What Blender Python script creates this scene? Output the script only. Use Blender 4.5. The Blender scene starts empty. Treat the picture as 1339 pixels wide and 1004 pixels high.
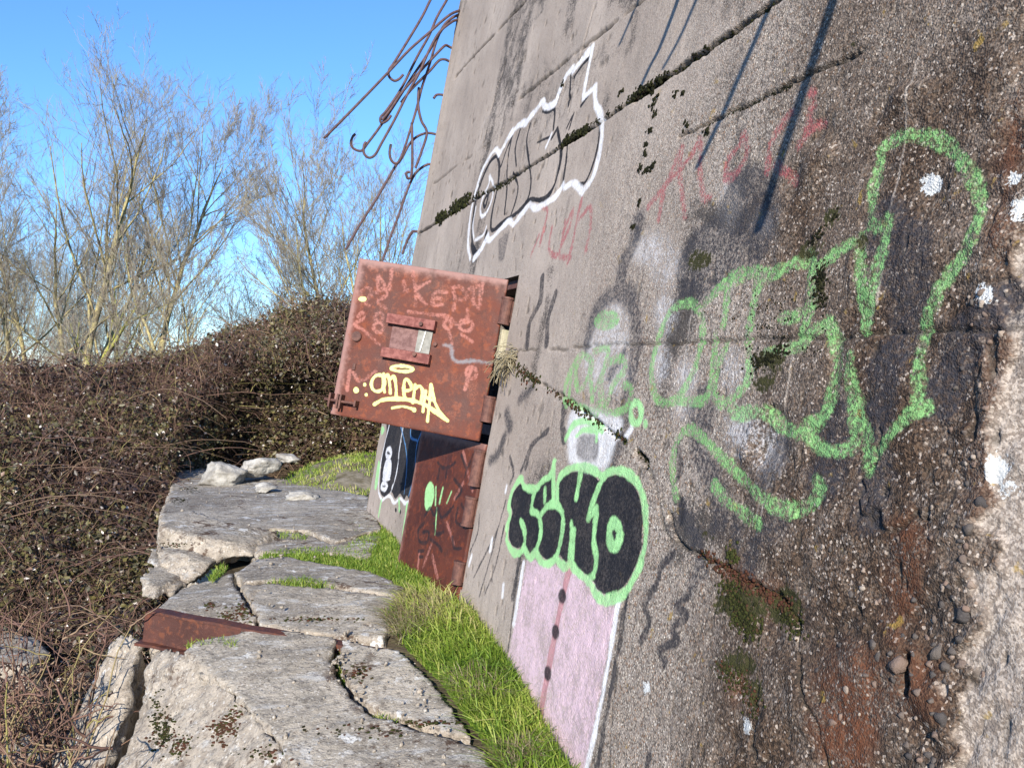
import bpy, bmesh, math, random
import numpy as np
from mathutils import Vector, Matrix

random.seed(7); RNG = np.random.default_rng(11)
scene = bpy.context.scene
COL = scene.collection

# ------------------------------------------------------------------ camera, world, sun, exposure
FPX, IW, IH = 1200.0, 1339.0, 1004.0           # focal length in photo pixels
PITCH = math.atan(26 / FPX)                     # looking slightly down
CAM = np.array([0.0, 0.0, 1.6])
cam_data = bpy.data.cameras.new('camera'); cam = bpy.data.objects.new('camera', cam_data); COL.objects.link(cam)
cam.location = CAM; cam.rotation_euler = (math.pi / 2 - PITCH, 0, 0)
cam_data.sensor_width = 36; cam_data.lens = 36 * FPX / IW; cam_data.clip_end = 3000; cam_data.clip_start = 0.05
scene.camera = cam

SUN = np.array([-0.135, -0.905, 0.403]); SUN /= np.linalg.norm(SUN)      # towards the sun (low late-winter sun behind the camera)
EL = math.asin(SUN[2]); AZ = math.atan2(SUN[0], SUN[1])
world = bpy.data.worlds.new('World'); scene.world = world; world.use_nodes = True
wn = world.node_tree.nodes; wl = world.node_tree.links
sky = wn.new('ShaderNodeTexSky'); sky.sky_type = 'NISHITA'; sky.sun_disc = False
sky.sun_elevation = EL; sky.sun_rotation = AZ % (2 * math.pi)
sky.altitude = 0; sky.air_density = 1.0; sky.dust_density = 0.0; sky.ozone_density = 9.0
bg = wn['Background']; bg.inputs['Strength'].default_value = 0.15
wl.new(sky.outputs[0], bg.inputs['Color'])
sl = bpy.data.lights.new('sun', 'SUN'); sun = bpy.data.objects.new('sun', sl); COL.objects.link(sun)
sl.energy = 5.0; sl.angle = math.radians(0.53); sl.color = (1.0, 0.92, 0.80)
sun.rotation_euler = Vector(SUN).to_track_quat('Z', 'Y').to_euler(); sun.location = (-3, -6, 12)
scene.view_settings.view_transform = 'Standard'; scene.view_settings.look = 'None'
scene.view_settings.exposure = 0.72; scene.view_settings.gamma = 1.0

# ------------------------------------------------------------------ pixel of the photo -> ray -> plane (survey of the place)
fw = np.array([0, math.cos(PITCH), -math.sin(PITCH)]); upv = np.array([0, math.sin(PITCH), math.cos(PITCH)]); rt = np.array([1.0, 0, 0])
def ray(x, y): return fw + rt * (x - 669.5) / FPX + upv * (502 - y) / FPX
def at_depth(x, y, Y):
    r = ray(x, y); return CAM + r * (Y / r[1])
def on_z(x, y, z):
    r = ray(x, y); return CAM + r * ((z - CAM[2]) / r[2])
def on_plane(x, y, p, n):
    r = ray(x, y); return CAM + r * (np.dot(p - CAM, n) / np.dot(r, n))
# wall frame: d runs along the wall (away), u up the leaning wall, N out of it
dv = ray(245, 476); dv[2] = 0; dv /= np.linalg.norm(dv)
TH = math.radians(10.8); nh = np.array([-dv[1], dv[0], 0.0]); ez = np.array([0, 0, 1.0])
N = math.cos(TH) * nh + math.sin(TH) * ez; U = math.cos(TH) * ez - math.sin(TH) * nh
P0 = at_depth(640, 575, 5.2)
def wst(x, y):
    p = on_plane(x, y, P0, N) - P0; return float(p @ dv), float(p @ U)
def wp(s, t, o=0.0): return P0 + dv * s + U * t + N * o
BASE = wp(0, -1.2)                               # base of the bunker

# ------------------------------------------------------------------ noise
_TB = np.random.default_rng(3).random(64 ** 3).astype(np.float32)
def vn(P, sc, seed=0):                           # value noise -1..1 from a random lattice
    q = np.asarray(P, np.float32) * np.float32(sc) + np.float32(seed * 7.31 % 61)
    f0 = np.floor(q); f = q - f0; f = f * f * (3 - 2 * f); I = f0.astype(np.int32)
    x0, y0, z0 = I[..., 0] & 63, (I[..., 1] & 63) << 6, (I[..., 2] & 63) << 12; x1, y1, z1 = (x0 + 1) & 63, (y0 + 64) & 4095, (z0 + 4096) & 262143
    fx, fy, fz = f[..., 0], f[..., 1], f[..., 2]
    def row(y, z):
        a = _TB[x0 + y + z]; return a + (_TB[x1 + y + z] - a) * fx
    a = row(y0, z0); a = a + (row(y1, z0) - a) * fy
    if np.ptp(q[..., 2]) == 0 and float(fz.ravel()[0]) == 0: return a * 2 - 1
    b = row(y0, z1); b = b + (row(y1, z1) - b) * fy
    return (a + (b - a) * fz) * 2 - 1
def fbm(P, sc, o=4, seed=0, g=0.5):
    r = 0; a = 1; t = 0
    for i in range(o): r = r + a * vn(P, sc * 2 ** i, seed + i * 17); t += a; a *= g
    return r / t
def sstep(a, b, x):
    x = np.clip((x - a) / (b - a), 0, 1); return x * x * (3 - 2 * x)

# ------------------------------------------------------------------ mesh helpers
def link(o, parent=None):
    COL.objects.link(o)
    if parent is not None:
        o.parent = parent
        if parent.type == 'EMPTY': o.matrix_parent_inverse = Matrix.Translation(-Vector(parent.location))
    return o
def mesh_obj(name, V, F, mat, parent=None, attrs=None, smooth=False, local=False):
    V = np.asarray(V, np.float32).reshape(-1, 3)
    me = bpy.data.meshes.new(name)
    if not isinstance(F, (list, tuple)): F = [F]
    F = [np.asarray(f, np.int32) for f in F if len(f)]
    nl = sum(f.size for f in F); nf = sum(len(f) for f in F)
    me.vertices.add(len(V)); me.vertices.foreach_set('co', V.ravel())
    me.loops.add(nl); me.polygons.add(nf)
    me.loops.foreach_set('vertex_index', np.concatenate([f.ravel() for f in F]))
    tot = np.concatenate([np.full(len(f), f.shape[1], np.int32) for f in F])
    st = np.concatenate([[0], np.cumsum(tot)[:-1]]).astype(np.int32)
    me.polygons.foreach_set('loop_start', st)
    if smooth: me.polygons.foreach_set('use_smooth', np.ones(nf, bool))
    me.update(calc_edges=True); me.validate()
    for k, v in (attrs or {}).items():
        v = np.asarray(v, np.float32)
        if v.ndim == 2 and v.shape[1] == 4:
            a = me.attributes.new(k, 'FLOAT_COLOR', 'POINT'); a.data.foreach_set('color', v.ravel())
        else:
            a = me.attributes.new(k, 'FLOAT', 'POINT'); a.data.foreach_set('value', v.ravel())
    if mat is not None: me.materials.append(mat)
    o = bpy.data.objects.new(name, me)
    if local and parent is not None:
        COL.objects.link(o); o.parent = parent
    else: link(o, parent)
    return o
def thing(name, loc, label, cat, group=None):
    o = bpy.data.objects.new(name, None); COL.objects.link(o); o.location = loc; o.empty_display_size = 0.1
    return tag(o, label, cat, group)
def tag(o, label, cat=None, group=None, kind=None):
    o['label'] = label
    if cat: o['category'] = cat
    if group: o['group'] = group
    if kind: o['kind'] = kind
    return o
def hexa(p8):                                    # 8 corners: 4 bottom loop, 4 top loop
    return np.array(p8), np.array([[3, 2, 1, 0], [4, 5, 6, 7], [0, 1, 5, 4], [1, 2, 6, 5], [2, 3, 7, 6], [3, 0, 4, 7]])
def box(o, a, b, c, bev=0.0):                    # oriented box centred on o with half-axes a,b,c, bevelled
    a, b, c = map(np.asarray, (a, b, c)); bm = bmesh.new()
    vs = [bm.verts.new(o + sx * a + sy * b + sz * c) for sz in (-1, 1) for sy in (-1, 1) for sx in (-1, 1)]
    for q in ((0, 2, 3, 1), (4, 5, 7, 6), (0, 1, 5, 4), (1, 3, 7, 5), (3, 2, 6, 7), (2, 0, 4, 6)): bm.faces.new([vs[i] for i in q])
    bmesh.ops.recalc_face_normals(bm, faces=bm.faces)
    if bev: bmesh.ops.bevel(bm, geom=list(bm.edges), offset=bev, segments=2, affect='EDGES', profile=0.6)
    return bm
def bm_obj(name, bm, mat, parent=None, smooth=False):
    me = bpy.data.meshes.new(name); bm.to_mesh(me); bm.free(); me.materials.append(mat)
    if smooth:
        for p in me.polygons: p.use_smooth = True
    return link(bpy.data.objects.new(name, me), parent)
def cyl(c, axis, r, h, n=16, r2=None, bev=0.0):
    bm = bmesh.new(); q = Vector(axis).to_track_quat('Z', 'Y').to_matrix().to_4x4()
    bmesh.ops.create_cone(bm, cap_ends=True, segments=n, radius1=r, radius2=r if r2 is None else r2, depth=h, matrix=Matrix.Translation(Vector(c)) @ q)
    if bev: bmesh.ops.bevel(bm, geom=[e for e in bm.edges if len(e.link_faces) == 2 and max(len(f.verts) for f in e.link_faces) > 4], offset=bev, segments=2, affect='EDGES')
    return bm
def tubes(P, R, k=4, cap=False):                 # P (M,n,3) R (M,n) -> verts, quads
    P = np.asarray(P, float); M, n, _ = P.shape; R = np.broadcast_to(np.asarray(R, float), (M, n))
    T = np.gradient(P, axis=1); T /= np.linalg.norm(T, axis=2, keepdims=True) + 1e-9
    ref = np.where(np.abs(T[:, :1, 2:3]) > 0.8, np.array([1.0, 0.1, 0]), np.array([0.05, 0.1, 1.0])); ref = np.broadcast_to(ref, T.shape)
    A = np.cross(T, ref); A /= np.linalg.norm(A, axis=2, keepdims=True) + 1e-9; B = np.cross(T, A)
    an = np.arange(k) * 2 * np.pi / k
    V = P[:, :, None] + R[:, :, None, None] * (A[:, :, None] * np.cos(an)[:, None] + B[:, :, None] * np.sin(an)[:, None])
    idx = np.arange(M * n * k).reshape(M, n, k); j = np.roll(idx, -1, axis=2)
    Fq = np.stack([idx[:, :-1], j[:, :-1], j[:, 1:], idx[:, 1:]], -1).reshape(-1, 4)
    return V.reshape(-1, 3), Fq
def catmull(pts, per=6, closed=False):
    p = np.asarray(pts, float)
    if len(p) < 3 and not closed: 
        return np.linspace(p[0], p[-1], per + 1)
    q = np.vstack([p[-1:], p, p[:2]]) if closed else np.vstack([2 * p[0] - p[1], p, 2 * p[-1] - p[-2]])
    out = []; t = np.linspace(0, 1, per, endpoint=False)[:, None]
    for i in range(1, len(q) - 2):
        a, b, c, e = q[i - 1:i + 3]
        out.append(0.5 * ((2 * b) + (c - a) * t + (2 * a - 5 * b + 4 * c - e) * t ** 2 + (3 * b - a - 3 * c + e) * t ** 3))
    out.append(q[-2:-1]); return np.vstack(out)

# ------------------------------------------------------------------ material helper
class M:
    def __init__(s, name):
        s.m = bpy.data.materials.new(name); s.m.use_nodes = True; s.t = s.m.node_tree; s.n = s.t.nodes; s.l = s.t.links
        s.b = s.n['Principled BSDF']; s.tc = s.n.new('ShaderNodeTexCoord').outputs['Object']
    def w(s, sock, v):
        if hasattr(v, 'is_linked') or isinstance(v, bpy.types.NodeSocket): s.l.new(v, sock)
        else: sock.default_value = v
    def math(s, op, a, b=0.0, c=0.0, clamp=False):
        n = s.n.new('ShaderNodeMath'); n.operation = op; n.use_clamp = clamp
        s.w(n.inputs[0], a); s.w(n.inputs[1], b); s.w(n.inputs[2], c); return n.outputs[0]
    def mul(s, a, b): return s.math('MULTIPLY', a, b)
    def mix(s, f, a, b):
        n = s.n.new('ShaderNodeMix'); n.data_type = 'RGBA'; s.w(n.inputs[0], f)
        s.w(n.inputs[6], a if not isinstance(a, tuple) else (*a, 1)); s.w(n.inputs[7], b if not isinstance(b, tuple) else (*b, 1)); return n.outputs[2]
    def noise(s, sc, det=3, rough=0.55, vec=None, dist=0.0):
        n = s.n.new('ShaderNodeTexNoise'); n.inputs['Scale'].default_value = sc; n.inputs['Detail'].default_value = det
        n.inputs['Roughness'].default_value = rough; n.inputs['Distortion'].default_value = dist; s.l.new(vec or s.tc, n.inputs['Vector']); return n.outputs[0]
    def voro(s, sc, feat='F1', out=0, vec=None, rnd=1.0):
        n = s.n.new('ShaderNodeTexVoronoi'); n.feature = feat; n.inputs['Scale'].default_value = sc; n.inputs['Randomness'].default_value = rnd
        s.l.new(vec or s.tc, n.inputs['Vector']); return n.outputs[out]
    def ramp(s, f, a, b, lo=0.0, hi=1.0):         # smooth map a..b -> lo..hi
        n = s.n.new('ShaderNodeMapRange'); n.interpolation_type = 'SMOOTHSTEP'; s.w(n.inputs[0], f)
        s.w(n.inputs[1], a); s.w(n.inputs[2], b); n.inputs[3].default_value = lo; n.inputs[4].default_value = hi; return n.outputs[0]
    def attr(s, name, out='Fac'):
        n = s.n.new('ShaderNodeAttribute'); n.attribute_name = name; return n.outputs[out]
    def sep(s, c):
        n = s.n.new('ShaderNodeSeparateColor'); s.l.new(c, n.inputs[0]); return n.outputs
    def scale(s, v):
        n = s.n.new('ShaderNodeMapping'); n.inputs['Scale'].default_value = v; s.l.new(s.tc, n.inputs[0]); return n.outputs[0]
    def bump(s, h, st=0.5, dist=0.01, prev=None):
        n = s.n.new('ShaderNodeBump'); s.w(n.inputs['Strength'], st); n.inputs['Distance'].default_value = dist; s.l.new(h, n.inputs['Height'])
        if prev is not None: s.l.new(prev, n.inputs['Normal'])
        return n.outputs[0]
    def done(s, col, rough=0.85, nrm=None, spec=0.3, metal=0.0):
        s.w(s.b.inputs['Base Color'], col if not isinstance(col, tuple) else (*col, 1)); s.w(s.b.inputs['Roughness'], rough)
        s.b.inputs['Specular IOR Level'].default_value = spec; s.b.inputs['Metallic'].default_value = metal
        if nrm is not None: s.l.new(nrm, s.b.inputs['Normal'])
        return s.m
    def nz(s):
        g = s.n.new('ShaderNodeNewGeometry'); x = s.n.new('ShaderNodeSeparateXYZ'); s.l.new(g.outputs['True Normal'], x.inputs[0]); return x.outputs[2]

PAINT = {  # layer: (colour, softness m, edge jag m, opacity, wear)
    'haze':  ((0.58, 0.57, 0.58), 0.09, 0.16, 0.62, 0.97),
    'smoke': ((0.040, 0.040, 0.048), 0.045, 0.05, 0.88, 0.45),
    'pink':  ((0.62, 0.46, 0.52), 0.03, 0.035, 0.90, 0.6),
    'red':   ((0.34, 0.09, 0.10), 0.018, 0.03, 0.75, 0.7),
    'black': ((0.012, 0.014, 0.020), 0.008, 0.008, 0.98, 0.10),
    'white': ((0.76, 0.76, 0.78), 0.018, 0.014, 0.93, 0.35),
    'ink':   ((0.030, 0.030, 0.036), 0.012, 0.014, 0.88, 0.45),
    'mist':  ((0.70, 0.70, 0.71), 0.05, 0.04, 0.85, 0.45),
    'grime': ((0.16, 0.145, 0.14), 0.03, 0.03, 0.85, 0.6),
    'shaded_white':  ((0.12, 0.28, 0.52), 0.012, 0.01, 0.9, 0.2),  # white lines in the open door's shade, shade put into the colour
    'worn':  ((0.215, 0.44, 0.16), 0.014, 0.026, 0.86, 0.85),
    'green': ((0.33, 0.64, 0.28), 0.014, 0.012, 0.96, 0.25),
    'stripe': ((0.42, 0.18, 0.19), 0.010, 0.01, 0.8, 0.3),
    'dot':   ((0.02, 0.02, 0.025), 0.016, 0.01, 0.95, 0.1),
    'drip':  ((0.50, 0.44, 0.38), 0.006, 0.006, 0.55, 0.5),
    'yellow': ((0.74, 0.82, 0.28), 0.006, 0.006, 0.95, 0.15),
    'chalk': ((0.46, 0.19, 0.155), 0.012, 0.022, 0.55, 0.88),
    'scrib': ((0.012, 0.010, 0.012), 0.010, 0.012, 0.85, 0.35),
    'slate': ((0.22, 0.25, 0.28), 0.016, 0.02, 0.6, 0.4),
}
def paint_over(m, col, layers, rough=None):
    jn = m.math('SUBTRACT', m.noise(70, 4, 0.7), 0.5); wn_ = m.noise(70, 4, 0.7); wb = m.noise(9, 3)
    wv = m.math('ADD', m.mul(wn_, 0.65), m.mul(wb, 0.35))
    for l in layers:
        c, soft, jag, op, wear = PAINT[l]
        d = m.math('ADD', m.attr('p_' + l), m.mul(jn, jag))
        mk = m.ramp(d, -soft * 0.5, soft * 0.5)
        wr = m.ramp(wv, 0.40, 0.56, 1 - wear, 1.0)
        if rough is not None and l in ('worn', 'haze', 'smoke', 'red'): wr = m.math('MULTIPLY', wr, m.math('SUBTRACT', 1.0, m.mul(rough, m.ramp(wn_, 0.42, 0.60, 0.50, 0.0))))
        cc = m.mix(wb, tuple(x * 0.86 for x in c), tuple(min(1, x * 1.1) for x in c))
        col = m.mix(m.mul(m.mul(mk, op), wr), col, cc)
    return col

WALL_LAYERS = ['drip', 'haze', 'smoke', 'pink', 'stripe', 'dot', 'red', 'ink', 'black', 'mist', 'white', 'grime', 'shaded_white', 'worn', 'green']
def mat_wall():
    m = M('bunker_concrete')
    z = m.sep(m.attr('zone', 'Color')); rg, br, dk = z[0], z[1], z[2]; pale = m.attr('pale'); gro = m.attr('groove'); moss = m.attr('mossy'); lich = m.attr('lichen'); rust = m.attr('rusty')
    n1 = m.noise(1.3, 5, 0.6); n2 = m.noise(9, 6, 0.7); n3 = m.noise(70, 3); n4 = m.noise(260, 2); n5 = m.noise(130, 3, 0.7)
    # streaks running down the leaning face
    q = m.n.new('ShaderNodeVectorRotate'); q.rotation_type = 'AXIS_ANGLE'; q.inputs['Axis'].default_value = tuple(dv); q.inputs['Angle'].default_value = TH; m.l.new(m.tc, q.inputs['Vector'])
    def streak(a, b):
        mp = m.n.new('ShaderNodeMapping'); mp.inputs['Scale'].default_value = (a, a, b); m.l.new(q.outputs[0], mp.inputs[0]); return m.noise(1.0, 5, 0.65, vec=mp.outputs[0])
    stk = streak(6, 0.45); st2 = streak(26, 2.2)
    gr = m.math('ADD', m.mul(n2, 0.5), m.mul(n5, 0.5))            # broken, granular edge for stains
    c = m.mix(m.ramp(n1, 0.35, 0.65), (0.325, 0.272, 0.232), (0.415, 0.352, 0.302))
    c = m.mix(m.ramp(stk, 0.52, 0.72, 0, 0.45), c, (0.19, 0.165, 0.145))
    c = m.mix(m.ramp(stk, 0.26, 0.44, 0.28, 0.0), c, (0.47, 0.41, 0.355))
    c = m.mix(m.ramp(st2, 0.60, 0.72, 0, 0.45), c, (0.15, 0.13, 0.115))
    c = m.mix(m.ramp(n2, 0.48, 0.75, 0, 0.35), c, (0.225, 0.19, 0.165))
    vc = m.sep(m.voro(150, out=1)); ve = m.voro(150); vc2 = m.sep(m.voro(75, out=1)); ve2 = m.voro(75)
    agg = m.mix(m.ramp(vc[0], 0.15, 0.85), (0.075, 0.060, 0.050), (0.44, 0.38, 0.315))
    agg = m.mix(m.ramp(vc[1], 0.88, 0.92), agg, (0.66, 0.60, 0.52))
    agg = m.mix(m.ramp(vc[2], 0.80, 0.9), agg, (0.27, 0.16, 0.095))
    agg = m.mix(m.mul(m.ramp(vc2[0], 0.80, 0.84), m.ramp(ve2, 0.55, 0.40)), agg, m.mix(vc2[1], (0.06, 0.05, 0.045), (0.46, 0.40, 0.34)))
    agg = m.mix(m.ramp(ve, 0.40, 0.75, 0, 0.7), agg, (0.05, 0.040, 0.033))
    c = m.mix(m.mul(rg, m.ramp(n3, 0.38, 0.58, 0.30, 0.92)), c, agg)
    c = m.mix(m.ramp(n5, 0.58, 0.65, 0.0, 0.6), c, (0.085, 0.070, 0.060))
    c = m.mix(m.ramp(n5, 0.30, 0.36, 0.35, 0.0), c, (0.55, 0.49, 0.43))
    c = m.mix(m.mul(m.ramp(dk, 0.0, 0.5, 0.0, 1.0), m.ramp(m.math('ADD', gr, m.mul(m.math('SUBTRACT', dk, 0.5), 0.25)), 0.44, 0.54, 0.08, 0.88)), c, (0.050, 0.045, 0.043))
    bc = m.mix(m.ramp(vc[0], 0.1, 0.9), (0.026, 0.018, 0.014), (0.105, 0.068, 0.045)); bc = m.mix(m.ramp(vc[1], 0.93, 0.95), bc, (0.36, 0.30, 0.25))
    c = m.mix(m.mul(br, m.ramp(gr, 0.40, 0.54, 0.6, 1.0)), c, bc)
    c = m.mix(m.mul(rust, m.ramp(gr, 0.42, 0.54, 0.1, 0.9)), c, m.mix(n3, (0.085, 0.032, 0.018), (0.17, 0.068, 0.034)))
    pc = m.mix(m.ramp(vc[0], 0.2, 0.9), (0.21, 0.172, 0.143), (0.40, 0.345, 0.295)); pc = m.mix(m.ramp(n2, 0.55, 0.75, 0, 0.6), pc, (0.25, 0.17, 0.125)); pc = m.mix(m.ramp(n5, 0.56, 0.64, 0, 0.6), pc, (0.12, 0.095, 0.08))
    c = m.mix(pale, c, pc)
    # sparse yellow and orange lichen
    ly = m.mul(m.ramp(m.noise(16, 4), 0.66, 0.72), m.mul(rg, 0.7)); c = m.mix(ly, c, (0.30, 0.20, 0.05))
    c = m.mix(m.mul(m.attr('groove'), 0.80), c, (0.035, 0.030, 0.024))
    c = paint_over(m, c, WALL_LAYERS, rough=rg)
    c = m.mix(m.ramp(m.math('ADD', moss, m.mul(m.math('SUBTRACT', n3, 0.5), 0.9)), 0.42, 0.58), c, m.mix(m.noise(30, 2), (0.022, 0.022, 0.012), (0.060, 0.058, 0.020)))
    c = m.mix(m.ramp(m.math('ADD', lich, m.mul(m.math('SUBTRACT', m.noise(75, 4, 0.7), 0.5), 2.2)), 0.46, 0.62), c, (0.52, 0.53, 0.52))
    hg = m.math('ADD', m.mul(m.voro(170), m.math('ADD', m.mul(m.mul(rg, m.math('SUBTRACT', 1.0, m.mul(pale, 0.6))), 0.8), 0.1)), m.mul(n3, 0.25)); b1 = m.bump(hg, 0.5, 0.008); b2 = m.bump(n4, 0.4, 0.003, b1)
    b3 = m.bump(m.noise(34, 4), 0.10, 0.010, b2)
    return m.done(c, 0.93, b3, 0.15)
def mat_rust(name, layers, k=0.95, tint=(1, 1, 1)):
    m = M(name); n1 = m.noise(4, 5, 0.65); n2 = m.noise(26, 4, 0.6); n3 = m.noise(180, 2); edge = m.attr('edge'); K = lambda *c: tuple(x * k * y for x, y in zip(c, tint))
    c = m.mix(m.ramp(n1, 0.35, 0.65), K(0.062, 0.023, 0.018), K(0.108, 0.038, 0.027))
    c = m.mix(m.ramp(n2, 0.52, 0.66, 0, 0.75), c, K(0.165, 0.054, 0.026)); c = m.mix(m.mul(m.ramp(m.noise(11, 5, 0.7), 0.54, 0.62, 0, 0.7), m.ramp(n1, 0.4, 0.6)), c, K(0.055, 0.026, 0.022))
    c = m.mix(m.ramp(n2, 0.25, 0.42, 0.5, 0), c, K(0.042, 0.019, 0.017))
    c = m.mix(m.ramp(m.math('ADD', edge, m.mul(m.math('SUBTRACT', n2, 0.5), 0.9)), 0.40, 1.05, 0, 0.80), c, K(0.25, 0.185, 0.20))
    c = m.mix(m.mul(m.ramp(m.noise(7, 4), 0.56, 0.66, 0, 0.5), m.ramp(n3, 0.4, 0.6)), c, K(0.22, 0.09, 0.06))
    c = m.mix(m.ramp(n3, 0.62, 0.72, 0, 0.45), c, K(0.20, 0.12, 0.10))
    mp = m.scale((14, 14, 1.2)); c = m.mix(m.ramp(m.noise(1.0, 4, 0.6, vec=mp), 0.58, 0.74, 0, 0.45), c, K(0.045, 0.022, 0.018))
    if layers: c = paint_over(m, c, layers)
    b = m.bump(n2, 0.35, 0.004); b = m.bump(n3, 0.4, 0.002, b)
    return m.done(c, m.ramp(n1, 0.3, 0.7, 0.55, 0.8), b, 0.35)
def mat_steel(name, a, b_, rough=0.7):
    m = M(name); n1 = m.noise(30, 4, 0.6); n2 = m.noise(200, 2)
    c = m.mix(m.ramp(n1, 0.35, 0.65), a, b_); return m.done(c, rough, m.bump(n2, 0.4, 0.002), 0.35)
def mat_slab():
    m = M('broken_concrete'); nz = m.nz(); n1 = m.noise(1.6, 5, 0.65); n2 = m.noise(11, 5, 0.65); n3 = m.noise(85, 3); vc = m.sep(m.voro(120, out=1))
    fr = m.mix(m.ramp(n2, 0.35, 0.65), (0.28, 0.24, 0.195), (0.45, 0.395, 0.325)); fr = m.mix(m.ramp(vc[0], 0.1, 0.9, 0.0, 0.3), fr, (0.22, 0.19, 0.16))
    we = m.mix(m.ramp(n1, 0.35, 0.66), (0.225, 0.20, 0.168), (0.43, 0.385, 0.32)); we = m.mix(m.ramp(n2, 0.48, 0.68, 0, 0.6), we, (0.135, 0.122, 0.105))
    mp = m.scale((1.0, 3.0, 1.0)); we = m.mix(m.ramp(m.noise(4, 4, 0.6, vec=mp), 0.55, 0.68, 0, 0.7), we, (0.46, 0.46, 0.45))
    c = m.mix(m.ramp(m.math('ADD', nz, m.mul(m.math('SUBTRACT', n2, 0.5), 0.5)), 0.72, 0.94), fr, we)
    c = m.mix(m.ramp(vc[1], 0.93, 0.96, 0, 0.55), c, (0.58, 0.56, 0.52))
    c = m.mix(m.ramp(n3, 0.56, 0.72, 0, 0.55), c, (0.10, 0.09, 0.08))
    wh = m.mul(m.ramp(m.noise(13, 4, 0.55), 0.585, 0.61), m.ramp(m.noise(2.2, 3), 0.46, 0.60)); c = m.mix(m.mul(wh, 0.85), c, (0.60, 0.60, 0.585))
    mo = m.mul(m.ramp(m.noise(9, 6, 0.75), 0.53, 0.59), m.ramp(m.noise(1.9, 3), 0.48, 0.58)); dj = m.mul(m.ramp(m.noise(38, 4, 0.7), 0.56, 0.62), 0.65); c = m.mix(dj, c, (0.095, 0.082, 0.07)); c = m.mix(m.mul(mo, 0.9), c, m.mix(n3, (0.045, 0.026, 0.018), (0.10, 0.06, 0.04)))
    ye = m.ramp(m.noise(5.5, 2), 0.745, 0.77); c = m.mix(m.mul(ye, 0.8), c, (0.42, 0.24, 0.04))
    b = m.bump(n3, 0.6, 0.006); b = m.bump(m.noise(24, 6, 0.7), 0.75, 0.025, b)
    return m.done(c, 0.93, b, 0.15)
def mat_var(name, cols, rough=0.7, spec=0.3, trans=0.0, noise=None):   # colour from per-piece random attribute 'rnd'
    m = M(name); r = m.n.new('ShaderNodeValToRGB'); e = r.color_ramp.elements; m.l.new(m.attr('rnd'), r.inputs[0])
    while len(e) < len(cols): e.new(0.5)
    for k, (p, c) in enumerate(cols): e[k].position = p; e[k].color = (*c, 1)
    col = r.outputs[0]
    if noise: col = m.mix(m.ramp(m.noise(noise, 4), 0.35, 0.7, 0, 0.55), col, noise_dark)
    m.done(col, rough, None, spec)
    if trans:
        t = m.n.new('ShaderNodeBsdfTranslucent'); m.l.new(col, t.inputs[0]); mx = m.n.new('ShaderNodeMixShader'); mx.inputs[0].default_value = trans
        m.l.new(m.b.outputs[0], mx.inputs[1]); m.l.new(t.outputs[0], mx.inputs[2]); m.l.new(mx.outputs[0], m.n['Material Output'].inputs[0])
    return m.m
noise_dark = (0.05, 0.045, 0.03)
def mat_plain(name, a, b_, sc=6, rough=0.9, bs=40, bd=0.02):
    m = M(name); c = m.mix(m.ramp(m.noise(sc, 5, 0.65), 0.35, 0.65), a, b_); return m.done(c, rough, m.bump(m.noise(bs, 4), 0.6, bd), 0.15)
def mat_bark(name='lichened_bark', bright=(0.42, 0.36, 0.17)):
    m = M(name); n = m.noise(5, 4); c = m.mix(m.ramp(n, 0.35, 0.6), (0.15, 0.125, 0.085), bright); c = m.mix(m.ramp(m.noise(22, 4), 0.5, 0.7, 0, 0.7), c, (0.085, 0.07, 0.055))
    return m.done(c, 0.9, m.bump(m.noise(40, 4), 0.7, 0.01), 0.1)

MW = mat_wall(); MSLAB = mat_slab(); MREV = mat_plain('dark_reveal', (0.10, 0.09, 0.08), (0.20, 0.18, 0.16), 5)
MREBAR = mat_steel('rebar_rust', (0.060, 0.036, 0.040), (0.105, 0.062, 0.062)); MHINGE = mat_steel('hinge_rust', (0.075, 0.034, 0.028), (0.14, 0.064, 0.048))
MSOIL = mat_plain('soil', (0.05, 0.04, 0.028), (0.11, 0.09, 0.06), 8)
MGRASS = mat_var('grass_blades', [(0, (0.075, 0.150, 0.016)), (0.35, (0.185, 0.290, 0.034)), (0.64, (0.36, 0.42, 0.085)), (1, (0.58, 0.50, 0.24))], 0.55, 0.35, 0.35)
MSTRAW = mat_var('dry_grass', [(0, (0.15, 0.11, 0.06)), (0.5, (0.30, 0.25, 0.15)), (1, (0.46, 0.41, 0.29))], 0.7, 0.2, 0.25)
MMOSS = mat_var('moss', [(0, (0.010, 0.010, 0.007)), (0.4, (0.020, 0.021, 0.009)), (0.72, (0.040, 0.046, 0.014)), (0.8, (0.05, 0.028, 0.018)), (1, (0.075, 0.030, 0.020))], 0.95, 0.05)
MLEAF = mat_var('bramble_leaves', [(0, (0.028, 0.018, 0.015)), (0.33, (0.085, 0.052, 0.040)), (0.50, (0.058, 0.056, 0.026)), (0.74, (0.15, 0.13, 0.045)), (0.93, (0.22, 0.14, 0.10)), (1, (0.68, 0.62, 0.56))], 0.45, 0.5, 0.15)
MCANE = mat_var('bramble_canes', [(0, (0.075, 0.043, 0.036)), (0.6, (0.18, 0.105, 0.080)), (0.85, (0.26, 0.185, 0.12)), (1, (0.29, 0.26, 0.09))], 0.75, 0.2)
MTWIG = mat_var('twigs', [(0, (0.15, 0.12, 0.11)), (0.5, (0.25, 0.22, 0.18)), (1, (0.38, 0.35, 0.22))], 0.85, 0.1)
MBARK = mat_bark(); MBARKG = mat_bark('mossy_bark', (0.30, 0.30, 0.065))
MGROUND = mat_plain('ground_litter', (0.035, 0.026, 0.018), (0.085, 0.068, 0.042), 3)

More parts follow.
